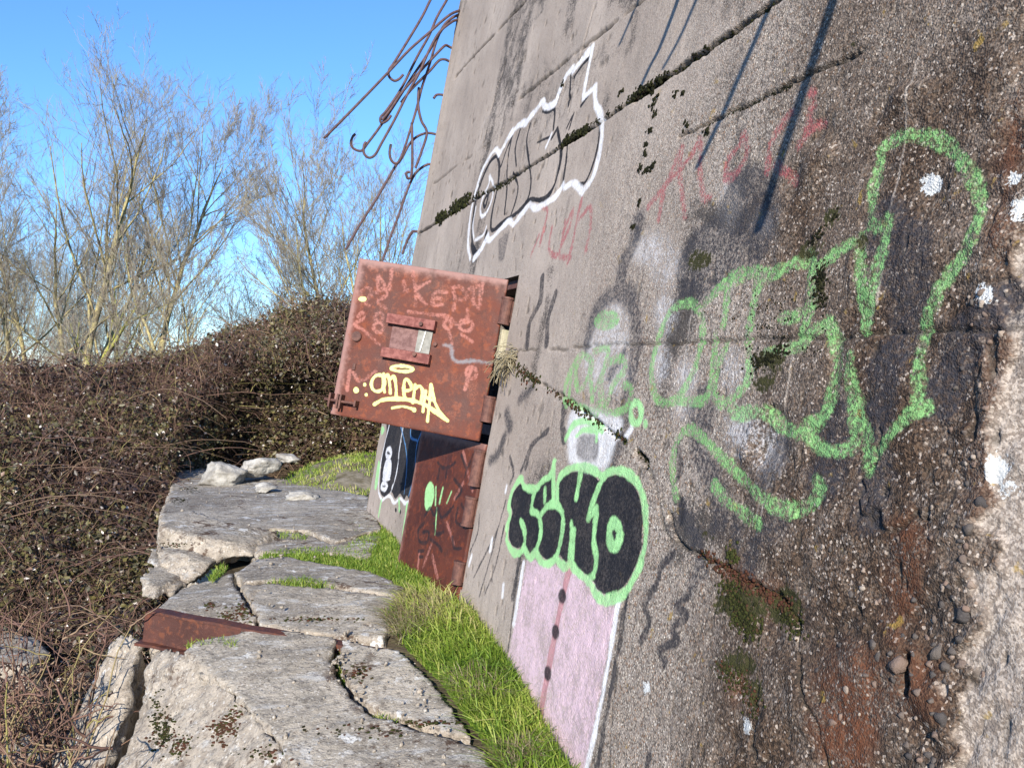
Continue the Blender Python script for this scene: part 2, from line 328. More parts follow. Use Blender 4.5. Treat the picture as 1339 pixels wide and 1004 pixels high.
# ------------------------------------------------------------------ distance fields for the paint on a plane
class Field:
    def __init__(s, sg, tg, proj):
        s.sg, s.tg, s.proj = sg, tg, proj; s.f = {}
    def layer(s, l):
        if l not in s.f: s.f[l] = np.full((len(s.tg), len(s.sg)), -0.2, np.float32)
        return s.f[l]
    def pts(s, pts, crop):
        ox, oy, sc = crop; return np.array([s.proj(ox + x / sc, oy + y / sc) for x, y in pts])
    def win(s, q, m):
        i0, i1 = np.searchsorted(s.sg, [q[:, 0].min() - m, q[:, 0].max() + m]); j0, j1 = np.searchsorted(s.tg, [q[:, 1].min() - m, q[:, 1].max() + m]); return i0, i1, j0, j1
    def seg(s, l, a, b, hw, raw=False):
        A = s.layer(l); q = np.array([a, b]); i0, i1, j0, j1 = s.win(q, hw + 0.15)
        if i1 <= i0 or j1 <= j0: return
        S, T = np.meshgrid(s.sg[i0:i1], s.tg[j0:j1]); e = b - a; L = e @ e + 1e-12
        k = np.clip(((S - a[0]) * e[0] + (T - a[1]) * e[1]) / L, 0, 1)
        D = np.hypot(S - a[0] - k * e[0], T - a[1] - k * e[1]); A[j0:j1, i0:i1] = np.maximum(A[j0:j1, i0:i1], hw - D)
    def stroke(s, l, cm, pts, crop=(0, 0, 1), closed=False, per=5):
        c = catmull(pts, per, closed) if len(pts) > 2 else np.array(pts, float)
        q = s.pts(c, crop)
        ph = float(q[0].sum()) * 13; cm = cm * (0.82 if l == 'worn' else 1)
        for k, (a, b) in enumerate(zip(q[:-1], q[1:])): s.seg(l, a, b, cm / 200 * (1 + 0.16 * math.sin(k * 0.55 + ph) + 0.10 * math.sin(k * 1.7 + ph * 2)))
    def fill(s, l, pts, crop=(0, 0, 1), smooth=True, grow=0.0):
        c = catmull(pts, 5, True) if smooth else np.array(list(pts) + [pts[0]], float)
        s.fillq(l, s.pts(c, crop), grow)
    def fillq(s, l, q, grow=0.0):
        A = s.layer(l); i0, i1, j0, j1 = s.win(q, 0.15)
        if i1 <= i0 or j1 <= j0: return
        S, T = np.meshgrid(s.sg[i0:i1], s.tg[j0:j1]); ins = np.zeros(S.shape, bool); D = np.full(S.shape, 9.0)
        for a, b in zip(q, np.roll(q, -1, axis=0)):
            e = b - a; L = e @ e + 1e-12; k = np.clip(((S - a[0]) * e[0] + (T - a[1]) * e[1]) / L, 0, 1)
            D = np.minimum(D, np.hypot(S - a[0] - k * e[0], T - a[1] - k * e[1]))
            cr = ((a[1] > T) != (b[1] > T)); 
            with np.errstate(divide='ignore', invalid='ignore'): ins ^= cr & (S < (b[0] - a[0]) * (T - a[1]) / (b[1] - a[1] + 1e-12) + a[0])
        A[j0:j1, i0:i1] = np.maximum(A[j0:j1, i0:i1], np.where(ins, D, -D) + grow)
    def ell(s, l, x, y, rx, ry, crop=(0, 0, 1), ring=None, rot=0.0):
        an = np.linspace(0, 2 * np.pi, 20, endpoint=False); cr, sr = math.cos(rot), math.sin(rot)
        p = [(x + rx * math.cos(a) * cr - ry * math.sin(a) * sr, y + rx * math.cos(a) * sr + ry * math.sin(a) * cr) for a in an]
        if ring: s.stroke(l, ring, p, crop, True, 2)
        else: s.fill(l, p, crop, False)
    def attrs(s, layers):
        return {'p_' + l: np.clip(s.layer(l), -0.2, 0.2).ravel() for l in layers}

# ------------------------------------------------------------------ the bunker
bunker = thing('bunker', BASE, 'leaning grey concrete bunker wall covered in graffiti, with an open rusty steel door', 'bunker')
S_FAR, S_COR, S_NEAR, T_BOT, T_TOP = 2.98, -3.40, -4.6, -2.1, 4.6
OP = (0.0, 0.98, -0.86, 0.955)                   # opening s0,s1,t0,t1
sg = [S_NEAR]                                    # grid along the wall, finer where the wall is nearer
while sg[-1] < S_FAR: sg.append(sg[-1] + 0.0052 * max(0.75, (5.2 + 0.943 * sg[-1]) / 2.6) ** 1.15)
sg = np.array(sg); sg[-1] = S_FAR
sg[np.argmin(abs(sg - OP[0]))] = OP[0]; sg[np.argmin(abs(sg - OP[1]))] = OP[1]
tg = np.concatenate([np.arange(T_BOT, -1.35, 0.03), np.arange(-1.35, 1.75, 0.0075), np.arange(1.75, 3.0, 0.011), np.arange(3.0, T_TOP, 0.02)])
tg[np.argmin(abs(tg - OP[2]))] = OP[2]; tg[np.argmin(abs(tg - OP[3]))] = OP[3]
fld = Field(sg, tg, wst)
SS, TT = np.meshgrid(sg, tg)

# ---- graffiti, traced
C1 = (590, 50, 3.348)
fld.stroke('white', 3.9, [(85, 965), (75, 900), (85, 780), (105, 680), (140, 570), (190, 490), (210, 505)], C1)
fld.stroke('white', 4.3, [(210, 510), (240, 450), (265, 405)], C1); fld.stroke('white', 4.3, [(255, 430), (285, 388), (315, 370), (330, 375)], C1)
fld.stroke('white', 4.3, [(320, 380), (345, 345), (375, 310), (398, 278), (410, 300), (430, 298), (458, 282)], C1)
fld.stroke('white', 4.3, [(455, 285), (470, 240), (500, 170), (533, 132)], C1); fld.stroke('white', 4.3, [(535, 145), (570, 100), (622, 40)], C1)
fld.stroke('white', 3.5, [(622, 40), (608, 110), (592, 190), (580, 262)], C1); fld.stroke('white', 3.9, [(582, 262), (635, 212)], C1)
fld.stroke('white', 4.3, [(632, 215), (635, 290), (655, 340), (660, 420), (645, 520), (620, 610), (575, 672)], C1)
fld.stroke('white', 3.9, [(575, 672), (535, 635), (495, 655)], C1); fld.stroke('white', 3.9, [(490, 640), (460, 690), (410, 725), (375, 745), (345, 728)], C1)
fld.stroke('white', 3.9, [(345, 730), (305, 775), (272, 815), (255, 800), (210, 845), (170, 885), (160, 865)], C1); fld.stroke('white', 5.5, [(160, 870), (130, 925), (100, 965)], C1)
fld.stroke('black', 3.2, [(108, 935), (92, 880), (100, 760), (120, 665), (160, 560), (198, 518), (210, 560), (205, 640), (185, 740), (175, 815), (185, 842), (230, 805), (275, 775), (310, 745), (345, 708), (400, 708), (440, 670), (470, 590), (483, 500), (466, 395)], C1)
fld.stroke('black', 4.2, [(90, 900), (105, 945), (140, 905), (155, 850)], C1)
for p in ([(265, 430), (240, 490), (218, 560)], [(262, 440), (245, 540), (245, 660), (235, 770)], [(300, 400), (280, 480), (285, 560)], [(272, 590), (292, 650), (280, 720), (262, 775)],
          [(345, 375), (330, 450), (340, 540), (351, 620), (345, 680), (333, 710)], [(400, 318), (425, 325), (452, 315), (448, 400)], [(525, 160), (520, 240), (515, 300)],
          [(606, 88), (580, 115), (540, 170)], [(605, 250), (570, 298)], [(634, 300), (650, 360), (643, 460), (618, 560), (588, 630), (556, 642)], [(512, 440), (505, 540), (490, 630)],
          [(540, 330), (518, 400)], [(532, 345), (508, 395)], [(376, 456), (432, 432)], [(466, 395), (440, 440)]): fld.stroke('black', 2.2, p, C1)
fld.stroke('white', 2.5, [(168, 602), (184, 640), (180, 700), (160, 755), (135, 780), (128, 745), (142, 690), (165, 640), (168, 602)], C1)
fld.stroke('black', 3.0, [(166, 675), (150, 738), (143, 720), (160, 680)], C1); fld.stroke('white', 2.0, [(100, 880), (96, 820), (110, 740)], C1); fld.stroke('white', 2.0, [(155, 825), (140, 862), (105, 885)], C1)
fld.stroke('white', 2.3, [(440, 420), (415, 478)], C1)
for k in range(5): fld.stroke('scrib' if 0 else 'smoke', 2.2, [(250 - k * 9, 855 + k * 8), (228 - k * 4, 965)], C1)
# faded red words
for p in ([(400, 740), (422, 760), (400, 850), (388, 905)], [(440, 830), (428, 925), (470, 945), (500, 800)], [(490, 850), (532, 755), (520, 820), (490, 890), (470, 950), (520, 962)],
          [(572, 705), (550, 800), (530, 900), (508, 985)], [(556, 800), (610, 740), (612, 830), (590, 930)], [(350, 950), (385, 860)]): fld.stroke('red', 2.6, p, C1)
C3 = (800, 0, 2.484)
for p in ([(120, 670), (180, 590), (225, 480), (220, 560), (238, 705)], [(150, 715), (175, 600), (215, 560), (262, 500), (290, 455), (285, 560), (300, 640), (322, 640)],
          [(370, 580), (380, 520), (420, 470), (430, 440), (442, 500), (400, 570), (370, 580)], [(510, 560), (520, 470), (560, 400), (590, 370)], [(615, 470), (660, 410), (690, 400)], [(540, 540), (600, 590)],
          [(650, 300), (660, 310)], [(640, 420), (655, 350)]): fld.stroke('red', 3.0, p, C3)
# pale wash and sprayed shadow round the big letters
C7 = (680, 340, 2.953)
for e in ((850, 325, 26, 18), (872, 350, 20, 22), (955, 265, 12, 28), (1000, 290, 14, 14)): fld.ell('haze', *e)
for e in ((560, 200, 38, 70), (540, 400, 30, 70), (830, 430, 45, 70), (640, 450, 40, 60), (860, 660, 70, 80), (960, 740, 45, 90), (640, 570, 40, 30)): fld.ell('haze', *e, C7)
fld.fill('haze', [(280, 250), (330, 170), (400, 180), (420, 300), (420, 480), (300, 520), (240, 400)], C7)
for w, p in ((9, [(255, 330), (285, 230), (335, 150), (395, 125), (435, 170), (448, 260), (443, 350), (430, 450), (410, 560)]), (5, [(170, 560), (165, 640), (175, 690)]), (10, [(400, 640), (380, 700), (345, 800)]), (7, [(345, 450), (400, 360)]),
             (5, [(85, 70), (75, 160), (35, 240), (25, 330)]), (5, [(135, 130), (105, 230), (100, 320)]), (6, [(0, 540), (50, 490)]), (3, [(110, 655), (50, 720), (25, 800)]), (3, [(610, 720), (620, 800), (605, 850)]),
             (4, [(600, 920), (625, 940), (625, 1000)]), (14, [(710, 560), (700, 620), (690, 680)]), (9, [(690, 760), (740, 830), (730, 860)]), (8, [(770, 900), (775, 1000)]), (9, [(1010, 700), (940, 880)])):
    fld.stroke('ink' if w <= 5 else 'smoke', w, p, C7)
for w, p in ((9, [(85, 720), (70, 790), (40, 850), (25, 920)]), (26, [(420, 660), (460, 690), (440, 760), (380, 790), (320, 840), (265, 865)]), (9, [(20, 950), (60, 960)]), (16, [(890, 740), (930, 800), (960, 850)])): fld.stroke('ink' if w <= 5 else 'smoke', w, p, C3)
C8 = (1000, 330, 2.953)
for w, p in ((11, [(590, 60), (560, 250), (520, 380), (470, 450), (470, 560), (420, 660)]), (12, [(430, 840), (410, 1000)]), (12, [(230, 640), (300, 660), (320, 640)]), (10, [(790, 330), (680, 560)]), (9, [(900, 230), (960, 200)]), (14, [(280, 760), (230, 880)])):
    fld.stroke('ink' if w <= 5 else 'smoke', w, p, C8)
C9 = (800, 664, 2.484)
for w, p in ((3.2, [(200, 150), (160, 190), (150, 240), (108, 310), (122, 370), (95, 430)]), (3.2, [(250, 280), (210, 320), (240, 350), (195, 390), (210, 430), (155, 460), (170, 505)]), (7, [(230, 0), (268, 80), (275, 110)]), (6, [(355, 0), (330, 75)]),
             (7, [(405, 30), (410, 110)]), (8, [(550, 40), (470, 110), (450, 190)]), (6, [(275, 110), (290, 190), (260, 240)]), (3, [(120, 800), (110, 845)])): fld.stroke('ink' if w <= 5 else 'smoke', w, p, C9)
C6 = (460, 540, 4.183)
for w, p in ((2.2, [(870, 240), (890, 330), (870, 385)]), (2.2, [(1070, 110), (990, 170), (930, 320)]), (1.6, [(650, 760), (690, 660), (700, 560)]), (1.6, [(800, 640), (760, 800), (700, 1000)]), (1.6, [(835, 620), (790, 830), (730, 990)]), (1.6, [(845, 480), (800, 640), (740, 760), (670, 900)]), (4, [(920, 780), (900, 900), (880, 1004)]),
             (6, [(760, 260), (800, 230), (840, 130)]), (9, [(850, 0), (870, 80)])): fld.stroke('ink' if w <= 5 else 'smoke', w, p, C6)
for p in ([(770, 690), (760, 750)], [(850, 400), (845, 430)], [(830, 940), (825, 1000)], [(660, 780), (645, 830)]): fld.stroke('white', 2.5, p, C6)
# the masked figure and pink gown
fld.fill('mist', [(195, 590), (250, 570), (330, 590), (395, 620), (370, 700), (325, 810), (200, 790), (185, 690)], C7); fld.fill('grime', [(225, 690), (260, 670), (300, 690), (295, 770), (225, 765)], C7)
fld.stroke('white', 4, [(430, 650), (405, 690)], C7)
fld.ell('worn', 335, 232, 50, 38, C7, rot=-0.3); fld.stroke('green', 3.4, [(180, 690), (205, 640), (250, 622), (300, 640), (318, 660)], C7); fld.stroke('green', 2.4, [(220, 680), (250, 655), (295, 665), (295, 695)], C7)
for p in ([(225, 370), (190, 440), (170, 520), (180, 560)], [(240, 360), (280, 400), (250, 480), (225, 500), (215, 430), (240, 370)], [(290, 350), (340, 345), (325, 420), (290, 500)], [(330, 400), (390, 380), (405, 420), (360, 480), (330, 560), (310, 480)],
          [(400, 480), (430, 500), (410, 570), (350, 590), (300, 560)], [(180, 540), (240, 570), (300, 590)], [(200, 420), (190, 520)], [(270, 420), (280, 540)], [(320, 440), (305, 570)]): fld.stroke('worn', 4.2, p, C7)
fld.ell('green', 447, 590, 20, 40, C7, ring=3.0); fld.ell('green', 482, 632, 9, 18, C7); fld.stroke('green', 2.4, [(140, 775), (120, 830)], C7)
fld.fill('pink', [(690, 730), (745, 742), (775, 755), (798, 783), (806, 800), (795, 850), (778, 940), (764, 1010), (752, 1060), (720, 1000), (690, 930), (664, 860), (678, 790)], smooth=False)
fld.stroke('stripe', 5, [(746, 742), (738, 775), (722, 850), (705, 935)])
for x, y in ((736, 779), (727, 826), (716, 880)): fld.ell('dot', x, y, 5.0, 10)
fld.stroke('white', 3, [(809, 785), (797, 860), (779, 950), (764, 1010)]); fld.stroke('ink', 3, [(820, 770), (808, 850), (790, 950), (780, 1004)]); fld.stroke('white', 3, [(685, 737), (672, 815)]); fld.stroke('ink', 2, [(679, 735), (668, 820), (664, 850)])
# black throw-up with green outline
CK = (640, 580, 3.8615)
outer = [(120, 245), (160, 190), (180, 220), (232, 230), (270, 190), (322, 140), (330, 260), (345, 290), (350, 200), (385, 145), (455, 125), (530, 145), (565, 180), (610, 150), (665, 145), (720, 180), (760, 250), (780, 360), (775, 490), (755, 590), (720, 670), (680, 735), (630, 770), (580, 775), (540, 745), (515, 700), (480, 670), (440, 635), (415, 600), (385, 612), (355, 575), (325, 590), (290, 598), (255, 570), (235, 545), (205, 565), (175, 525), (145, 540), (110, 520), (95, 470), (100, 390), (112, 350), (105, 310)]
fld.fill('black', outer, CK, True, -0.012)
G = 3.7
for p in ([(330, 88), (318, 150), (270, 190), (235, 228), (180, 218), (165, 178), (140, 200), (115, 250), (100, 320), (107, 358), (90, 420), (90, 490), (118, 545), (150, 552), (178, 525)], [(175, 525), (208, 578), (240, 545)], [(238, 548), (260, 590), (290, 607), (322, 592), (350, 540), (370, 450), (372, 360), (345, 312), (300, 312), (262, 358)],
          [(235, 225), (212, 330), (248, 358), (262, 430), (247, 510), (210, 572)], [(158, 388), (176, 430), (180, 480), (170, 530)], [(330, 88), (326, 200), (324, 300)], [(345, 305), (345, 220), (360, 168), (400, 132), (460, 116), (530, 136), (575, 172)], [(283, 230), (282, 288)], [(460, 130), (450, 200), (440, 272)],
          [(575, 172), (540, 250), (502, 375), (542, 330), (532, 420), (528, 500), (540, 570), (530, 650), (500, 692)], [(416, 402), (421, 480), (410, 560), (416, 600), (440, 640), (500, 692)], [(432, 440), (425, 520), (420, 590)], [(335, 575), (360, 605), (390, 622), (414, 600)],
          [(512, 705), (540, 762), (592, 797), (640, 782), (690, 742), (732, 670), (765, 590), (787, 480), (787, 350), (767, 240), (722, 170), (662, 136), (600, 146), (575, 172)]): fld.stroke('green', G, p, CK)
fld.ell('green', 630, 460, 26, 62, CK, ring=4.6)
for p in ([(590, 790), (640, 775)],): fld.stroke('green', 5, p, CK)
# big worn green letters
B = 4.2
for w, p in ((B, [(640, 165), (580, 195), (540, 280), (512, 380), (507, 470), (530, 540), (575, 548), (622, 515), (680, 400), (705, 300), (703, 220), (672, 172), (640, 165)]), (B, [(575, 548), (650, 545), (720, 535), (740, 460), (750, 380), (757, 290)]), (B, [(735, 145), (790, 95), (850, 80), (900, 45), (960, 50)]), (B, [(800, 100), (802, 150), (790, 250)]),
             (B, [(945, 60), (912, 160), (892, 260), (885, 360), (885, 455), (840, 520), (790, 552), (758, 530), (757, 440), (800, 330)]), (B, [(960, 55), (1040, 25), (1110, 0)]), (5.4, [(815, 570), (840, 595), (900, 588), (955, 592), (1010, 640), (1080, 668), (1120, 640), (1172, 605), (1205, 520), (1225, 420), (1217, 320), (1195, 245)]),
             (B, [(1195, 250), (1120, 282), (1100, 325), (1020, 350), (950, 362)]), (B, [(1010, 225), (1062, 222), (1110, 195), (1132, 150), (1132, 60), (1130, 0)]), (B, [(1130, 190), (1090, 290)]), (B, [(1095, 650), (1140, 712), (1190, 735), (1250, 735), (1288, 705), (1290, 600), (1282, 480), (1275, 390)]),
             (4.4, [(602, 915), (590, 830), (592, 740), (620, 672), (662, 655), (720, 700), (790, 770), (870, 850), (930, 910)]), (5.4, [(930, 910), (1010, 958), (1080, 965), (1140, 930), (1162, 880), (1148, 850)]), (4.4, [(752, 870), (800, 930), (860, 975), (930, 1020)])): fld.stroke('worn', w, p, C7)
for w, p in ((4.4, [(848, 735), (850, 640), (862, 560), (882, 480), (930, 450), (1000, 440), (1070, 460), (1120, 500), (1170, 570), (1197, 640), (1195, 730), (1160, 830), (1100, 900), (1055, 990)]), (4.4, [(848, 735), (880, 738), (908, 722), (890, 800), (862, 900), (852, 990)]), (4.4, [(818, 770), (818, 850), (828, 990)]), (B, [(820, 780), (760, 805), (700, 850), (662, 875), (640, 825), (560, 880), (500, 900), (440, 880), (390, 900), (340, 950), (300, 990)]), (4.4, [(648, 830), (655, 900), (660, 990)]), (4.4, [(480, 900), (462, 990)])): fld.stroke('worn', w, p, C3)
for w, p in ((3.9, [(800, 0), (740, 80), (680, 160), (640, 240), (620, 310), (606, 400), (606, 500), (600, 590)]), (4.0, [(630, 598), (560, 640), (480, 720), (420, 790), (400, 838)]), (4.4, [(402, 838), (390, 700), (366, 610), (342, 510), (335, 405)]), (4.4, [(465, 0), (440, 100), (412, 200), (400, 300), (390, 200), (378, 100), (382, 0)])): fld.stroke('worn', w, p, C8)
# black and white piece beyond the opening; door's shade painted as bluish lines
fld.fill('black', [(215, 20), (190, 130), (168, 250), (160, 350), (160, 430), (182, 458), (215, 430), (235, 468), (262, 440), (285, 472), (300, 450), (318, 472), (340, 440), (356, 505), (380, 400), (400, 280), (430, 100), (435, 10)], C6)
for p in ([(212, 40), (182, 170), (158, 300), (150, 420), (168, 478)], [(168, 478), (205, 452), (230, 490), (262, 466), (290, 492), (320, 485), (350, 505)], [(350, 505), (348, 420), (365, 350)], [(282, 60), (262, 180), (242, 330), (212, 430)]): fld.stroke('white', 2.6, p, C6)
for p in ([(322, 60), (320, 130), (355, 150)], [(390, 80), (352, 180), (342, 330), (312, 450)], [(265, 60), (295, 200), (300, 300), (285, 440)], [(415, 80), (392, 200), (382, 290)]): fld.stroke('shaded_white', 1.8, p, C6)
fld.fill('white', [(190, 260), (218, 262), (208, 360), (172, 365)], C6); fld.ell('white', 205, 220, 13, 24, C6, ring=4); fld.ell('white', 180, 400, 14, 18, C6, ring=3.5)
fld.fill('green', [(148, 262), (158, 300), (140, 410), (128, 400)], C6); fld.fill('green', [(165, 70), (180, 90), (165, 120), (160, 100)], C6)
for p in ([(165, 480), (150, 560)], [(255, 470), (258, 530)], [(302, 500), (275, 690)], [(338, 490), (318, 620)]): fld.stroke('green', 4, p, C6)
fld.stroke('white', 6, [(298, 560), (292, 590)], C6)
for e in ((238, 530), (263, 540)): fld.ell('black', *e, 5, 14, C6)

for p in ([(1199, 80), (1176, 230), (1150, 398)], [(1039, 458), (1020, 570), (998, 680)], [(905, 400), (885, 540)], [(842, 520), (838, 620)], [(1160, 300), (1140, 430)], [(760, 620), (750, 690)], [(1000, 640), (985, 720)]): fld.stroke('drip', 0.7, p)
# ---- relief
P3 = np.stack([SS, TT, np.zeros_like(SS)], -1)
def wfield(pts, crop=(0, 0, 1), scale=1.0):      # signed distance of a polygon, positive inside
    f2 = Field(sg, tg, wst); f2.fill('a', pts, crop); return f2.f['a']
def wline(pts, hw, crop=(0, 0, 1), per=4):
    f2 = Field(sg, tg, wst); f2.stroke('a', hw * 200, pts, crop, per=per); return f2.f['a']
rough = sstep(-0.2, -2.2, SS + 0.5 * fbm(P3, 0.9, 3, 3)) * 0.95
rough = np.maximum(rough, 0.25 * sstep(-0.1, 0.4, fbm(P3, 1.2, 3, 9))); rough *= 1 - 0.55 * sstep(1.3, 1.7, TT) * sstep(-2.6, -1.4, SS)
corner = S_COR + 0.05 * fbm(P3, 2.2, 2, 4) + 0.07 * fbm(P3, 7, 4, 5) + 0.06 * fbm(P3, 24, 3, 6)
pale = sstep(0.015, -0.015, SS - corner)
brown = sstep(-2.15, -2.85, SS + 0.40 * fbm(P3, 1.3, 4, 21)) * (0.62 + 0.38 * sstep(-0.3, 0.3, fbm(P3, 2.2, 3, 22))) * (1 - pale)
brown = np.clip(brown * 1.25, 0, 1) * (1.0 - 0.35 * sstep(1.0, 1.5, TT))
dark = 0.85 * sstep(0.05, 0.5, fbm(P3 * np.array([1, 0.5, 1]), 1.7, 4, 30)) * sstep(0.3, -1.0, SS) * (1 - pale)
dark = np.maximum(dark, 0.55 * sstep(0.3, 0.05, np.abs(SS + 3.22 + 0.1 * fbm(P3, 2, 3, 31))) * sstep(-0.4, 0.4, fbm(P3, 3, 3, 33)) * (1 - pale))
dark = np.maximum(dark, 0.5 * sstep(0.08, 0.5, fbm(P3 * np.array([1.5, 0.45, 1]), 1.6, 5, 36)) * (1 - pale))
dark = np.maximum(dark, 0.45 * sstep(-0.01, 0.01, wfield([(676, -40), (674, 46), (714, 8), (720, -60)])))
dark = np.maximum(dark, 0.32 * sstep(0.0, 0.3, wfield([(690, 60), (780, 20), (900, -60), (860, 60), (760, 160), (680, 240), (660, 180)])))
for e, a in (((950, 285, 40, 26), .9), ((985, 285, 26, 22), .9), ((1150, 470, 26, 70), .7), ((1230, 200, 70, 120), .35), ((1205, 470, 30, 110), .6), ((905, 330, 16, 14), .8), ((1000, 720, 40, 60), .5), ((960, 690, 70, 26), .6), ((1060, 640, 60, 40), .5), ((900, 700, 24, 40), .6), ((1255, 560, 26, 200), .5), ((1205, 830, 36, 140), .8), ((1085, 900, 30, 90), .6), ((830, 300, 10, 18), .8), ((1120, 880, 100, 120), .75), ((1190, 640, 55, 160), .72), ((1040, 800, 60, 40), .6)):
    f2 = Field(sg, tg, wst); f2.ell('a', *e, rot=0.15); dark = np.maximum(dark, a * sstep(-0.09, 0.09, f2.f['a'] + 0.10 * fbm(P3, 5, 4, 38)) * (1 - pale))
rust = np.zeros_like(SS)
for e, a in (((1115, 940, 45, 90), 1.0), ((1180, 760, 18, 80), 1.0), ((985, 770, 50, 18), .9), ((975, 905, 20, 20), .8), ((1320, 230, 14, 110), .8), ((1300, 540, 18, 130), .4), ((1190, 900, 40, 50), .7)):
    f2 = Field(sg, tg, wst); f2.ell('a', *e, rot=0.5 if e[0] == 985 else 0.12); rust = np.maximum(rust, a * sstep(-0.06, 0.06, f2.f['a'] + 0.08 * fbm(P3, 5, 4, 40)))
moss = np.zeros_like(SS)
for e in ((965, 790, 34, 26), (1025, 795, 22, 24), (1005, 470, 26, 12), (1075, 375, 9, 30), (1060, 330, 14, 10), (1090, 283, 8, 6), (960, 870, 34, 12), (985, 905, 12, 18), (995, 500, 14, 8), (1130, 320, 6, 10), (915, 340, 14, 8), (930, 700, 12, 8), (1120, 60, 8, 6)):
    f2 = Field(sg, tg, wst); f2.ell('a', *e); moss = np.maximum(moss, sstep(-0.05, 0.03, f2.f['a'] + 0.05 * fbm(P3, 9, 4, 44)) * 0.62)
lich = np.zeros_like(SS)
for e in ((1215, 237, 8, 9), (1300, 388, 9, 11), (1300, 616, 15, 15), (1336, 270, 8, 10), (1330, 235, 5, 5), (1310, 630, 7, 8), (975, 950, 3, 6), (845, 900, 2.5, 6)):
    f2 = Field(sg, tg, wst); f2.ell('a', *e); lich = np.maximum(lich, sstep(-0.03, 0.02, f2.f['a'] + 0.035 * fbm(P3, 16, 3, 48)))
groove = np.zeros_like(SS); depth = np.zeros_like(SS)
wob = 0.010 * fbm(P3, 3, 3, 50) + 0.010 * fbm(P3, 20, 3, 51)
def seam(tc, s0, s1, hw, dp, gr=1.0, seed=0, brk=0.0):
    global groove, depth
    m = sstep(s0 - 0.05, s0, SS) * sstep(s1 + 0.05, s1, SS); nz_ = fbm(P3, 5, 4, 60 + seed)
    w = hw * (1 + 1.1 * nz_); g = sstep(w + 0.004, w * 0.4, np.abs(TT - tc + wob)) * m * sstep(-brk - 0.35, -brk - 0.1, nz_)
    groove = np.maximum(groove, g * gr); depth = np.maximum(depth, g * dp)
T16 = np.interp(SS, [-4.6, -2.2, -0.77, 3.1], [1.80, 1.717, 1.637, 1.594])
seam(0.516, -4.6, -0.1, 0.004, 0.010, 0.75, 1, 0.0); seam(1.365, -2.72, -1.70, 0.006, 0.018, 1, 2, 0.3)
seam(T16, -4.6, 2.98, 0.009, 0.022, 1, 3, 0.3); seam(T16, -2.3, -1.2, 0.014, 0.028, 1, 4, 0.2); seam(T16, 0.8, 2.98, 0.012, 0.022, 1, 14, 0.0); seam(2.17, -1.6, 0.62, 0.008, 0.016, 1, 5, 0.3)
seam(2.92, 0.9, 2.6, 0.009, 0.016, 1, 6, 0.2); seam(2.0, 0.9, 2.7, 0.006, 0.010, 0.7, 7, -0.1); seam(3.4, -1.5, 0.9, 0.012, 0.02, 1, 8)
def crack(pts, hw, dp, crop=(0, 0, 1), gr=1.0):
    global groove, depth
    f = wline(pts, hw, crop) + 0.018 * fbm(P3, 18, 4, 70); g = sstep(-0.006, hw * 0.8, f); groove = np.maximum(groove, g * gr); depth = np.maximum(depth, g * dp)
crack([(690, 493), (715, 505), (740, 520), (775, 545), (800, 566), (822, 580)], 0.003, 0.015)
crack([(832, 592), (845, 606)], 0.02, 0.03); crack([(845, 606), (858, 640), (868, 690), (885, 712), (915, 725)], 0.002, 0.006, gr=0.6)
crack([(875, 675), (890, 712), (915, 726), (945, 740), (985, 765), (1020, 785), (1040, 815)], 0.008, 0.025); crack([(1040, 815), (1046, 870), (1055, 920), (1072, 950), (1078, 1004)], 0.003, 0.015)
crack([(1185, 860), (1183, 900)], 0.022, 0.05); crack([(820, 760), (812, 830), (800, 930), (795, 1004)], 0.004, 0.006, gr=0.7)
crack([(780, 0), (755, 90), (740, 140)], 0.004, 0.006, gr=0.6); crack([(640, 150), (655, 100), (672, 45)], 0.006, 0.008, gr=0.6); crack([(1010, 650), (1040, 460), (1060, 340)], 0.002, 0.003, gr=0.25)
crv = sstep(0.055, 0.008, np.abs(fbm(P3, 4.5, 4, 120, 0.6))) * sstep(-2.45, -2.95, SS + 0.2 * fbm(P3, 3, 2, 121)) * sstep(0.55, -0.1, TT + 0.3 * fbm(P3, 2, 3, 122)) * (1 - pale) * sstep(-0.1, 0.25, fbm(P3, 3.3, 3, 123))
groove = np.maximum(groove, crv * 0.9); depth = np.maximum(depth, crv * 0.014)
pit = sstep(0.60, 0.8, vn(P3 * np.array([1, 0.45, 1]), 34, 80)) * sstep(0.0, 0.35, fbm(P3, 1.5, 3, 81) + 0.3); pit = np.maximum(pit, sstep(0.5, 0.75, vn(P3, 70, 82)) * 0.7 * rough); groove = np.maximum(groove, pit * 0.75)
roughlow = sstep(-2.3, -3.0, SS) * sstep(0.9, -0.1, TT)
disp = 0.010 * fbm(P3, 1.6, 4, 90) + 0.008 * roughlow * fbm(P3, 9, 4, 93, 0.65) + (0.0010 + 0.0030 * rough) * fbm(P3, 30, 3, 91, 0.6) - 0.006 * pit - depth
crust = sstep(-0.02, -0.20, SS - corner) ; edgec = np.exp(-((SS - corner - 0.03) / 0.10) ** 2)
disp += edgec * 0.032 * fbm(P3, 7, 4, 95, 0.65) + 0.03 * sstep(1.7, 1.8, rough + brown) * fbm(P3, 6, 4, 96)
disp += rust * 0.022 * fbm(P3, 8, 4, 97); disp -= pale * 0.012 * (1 + fbm(P3, 5, 3, 98)); disp += pale * 0.006 * fbm(P3, 14, 4, 99)
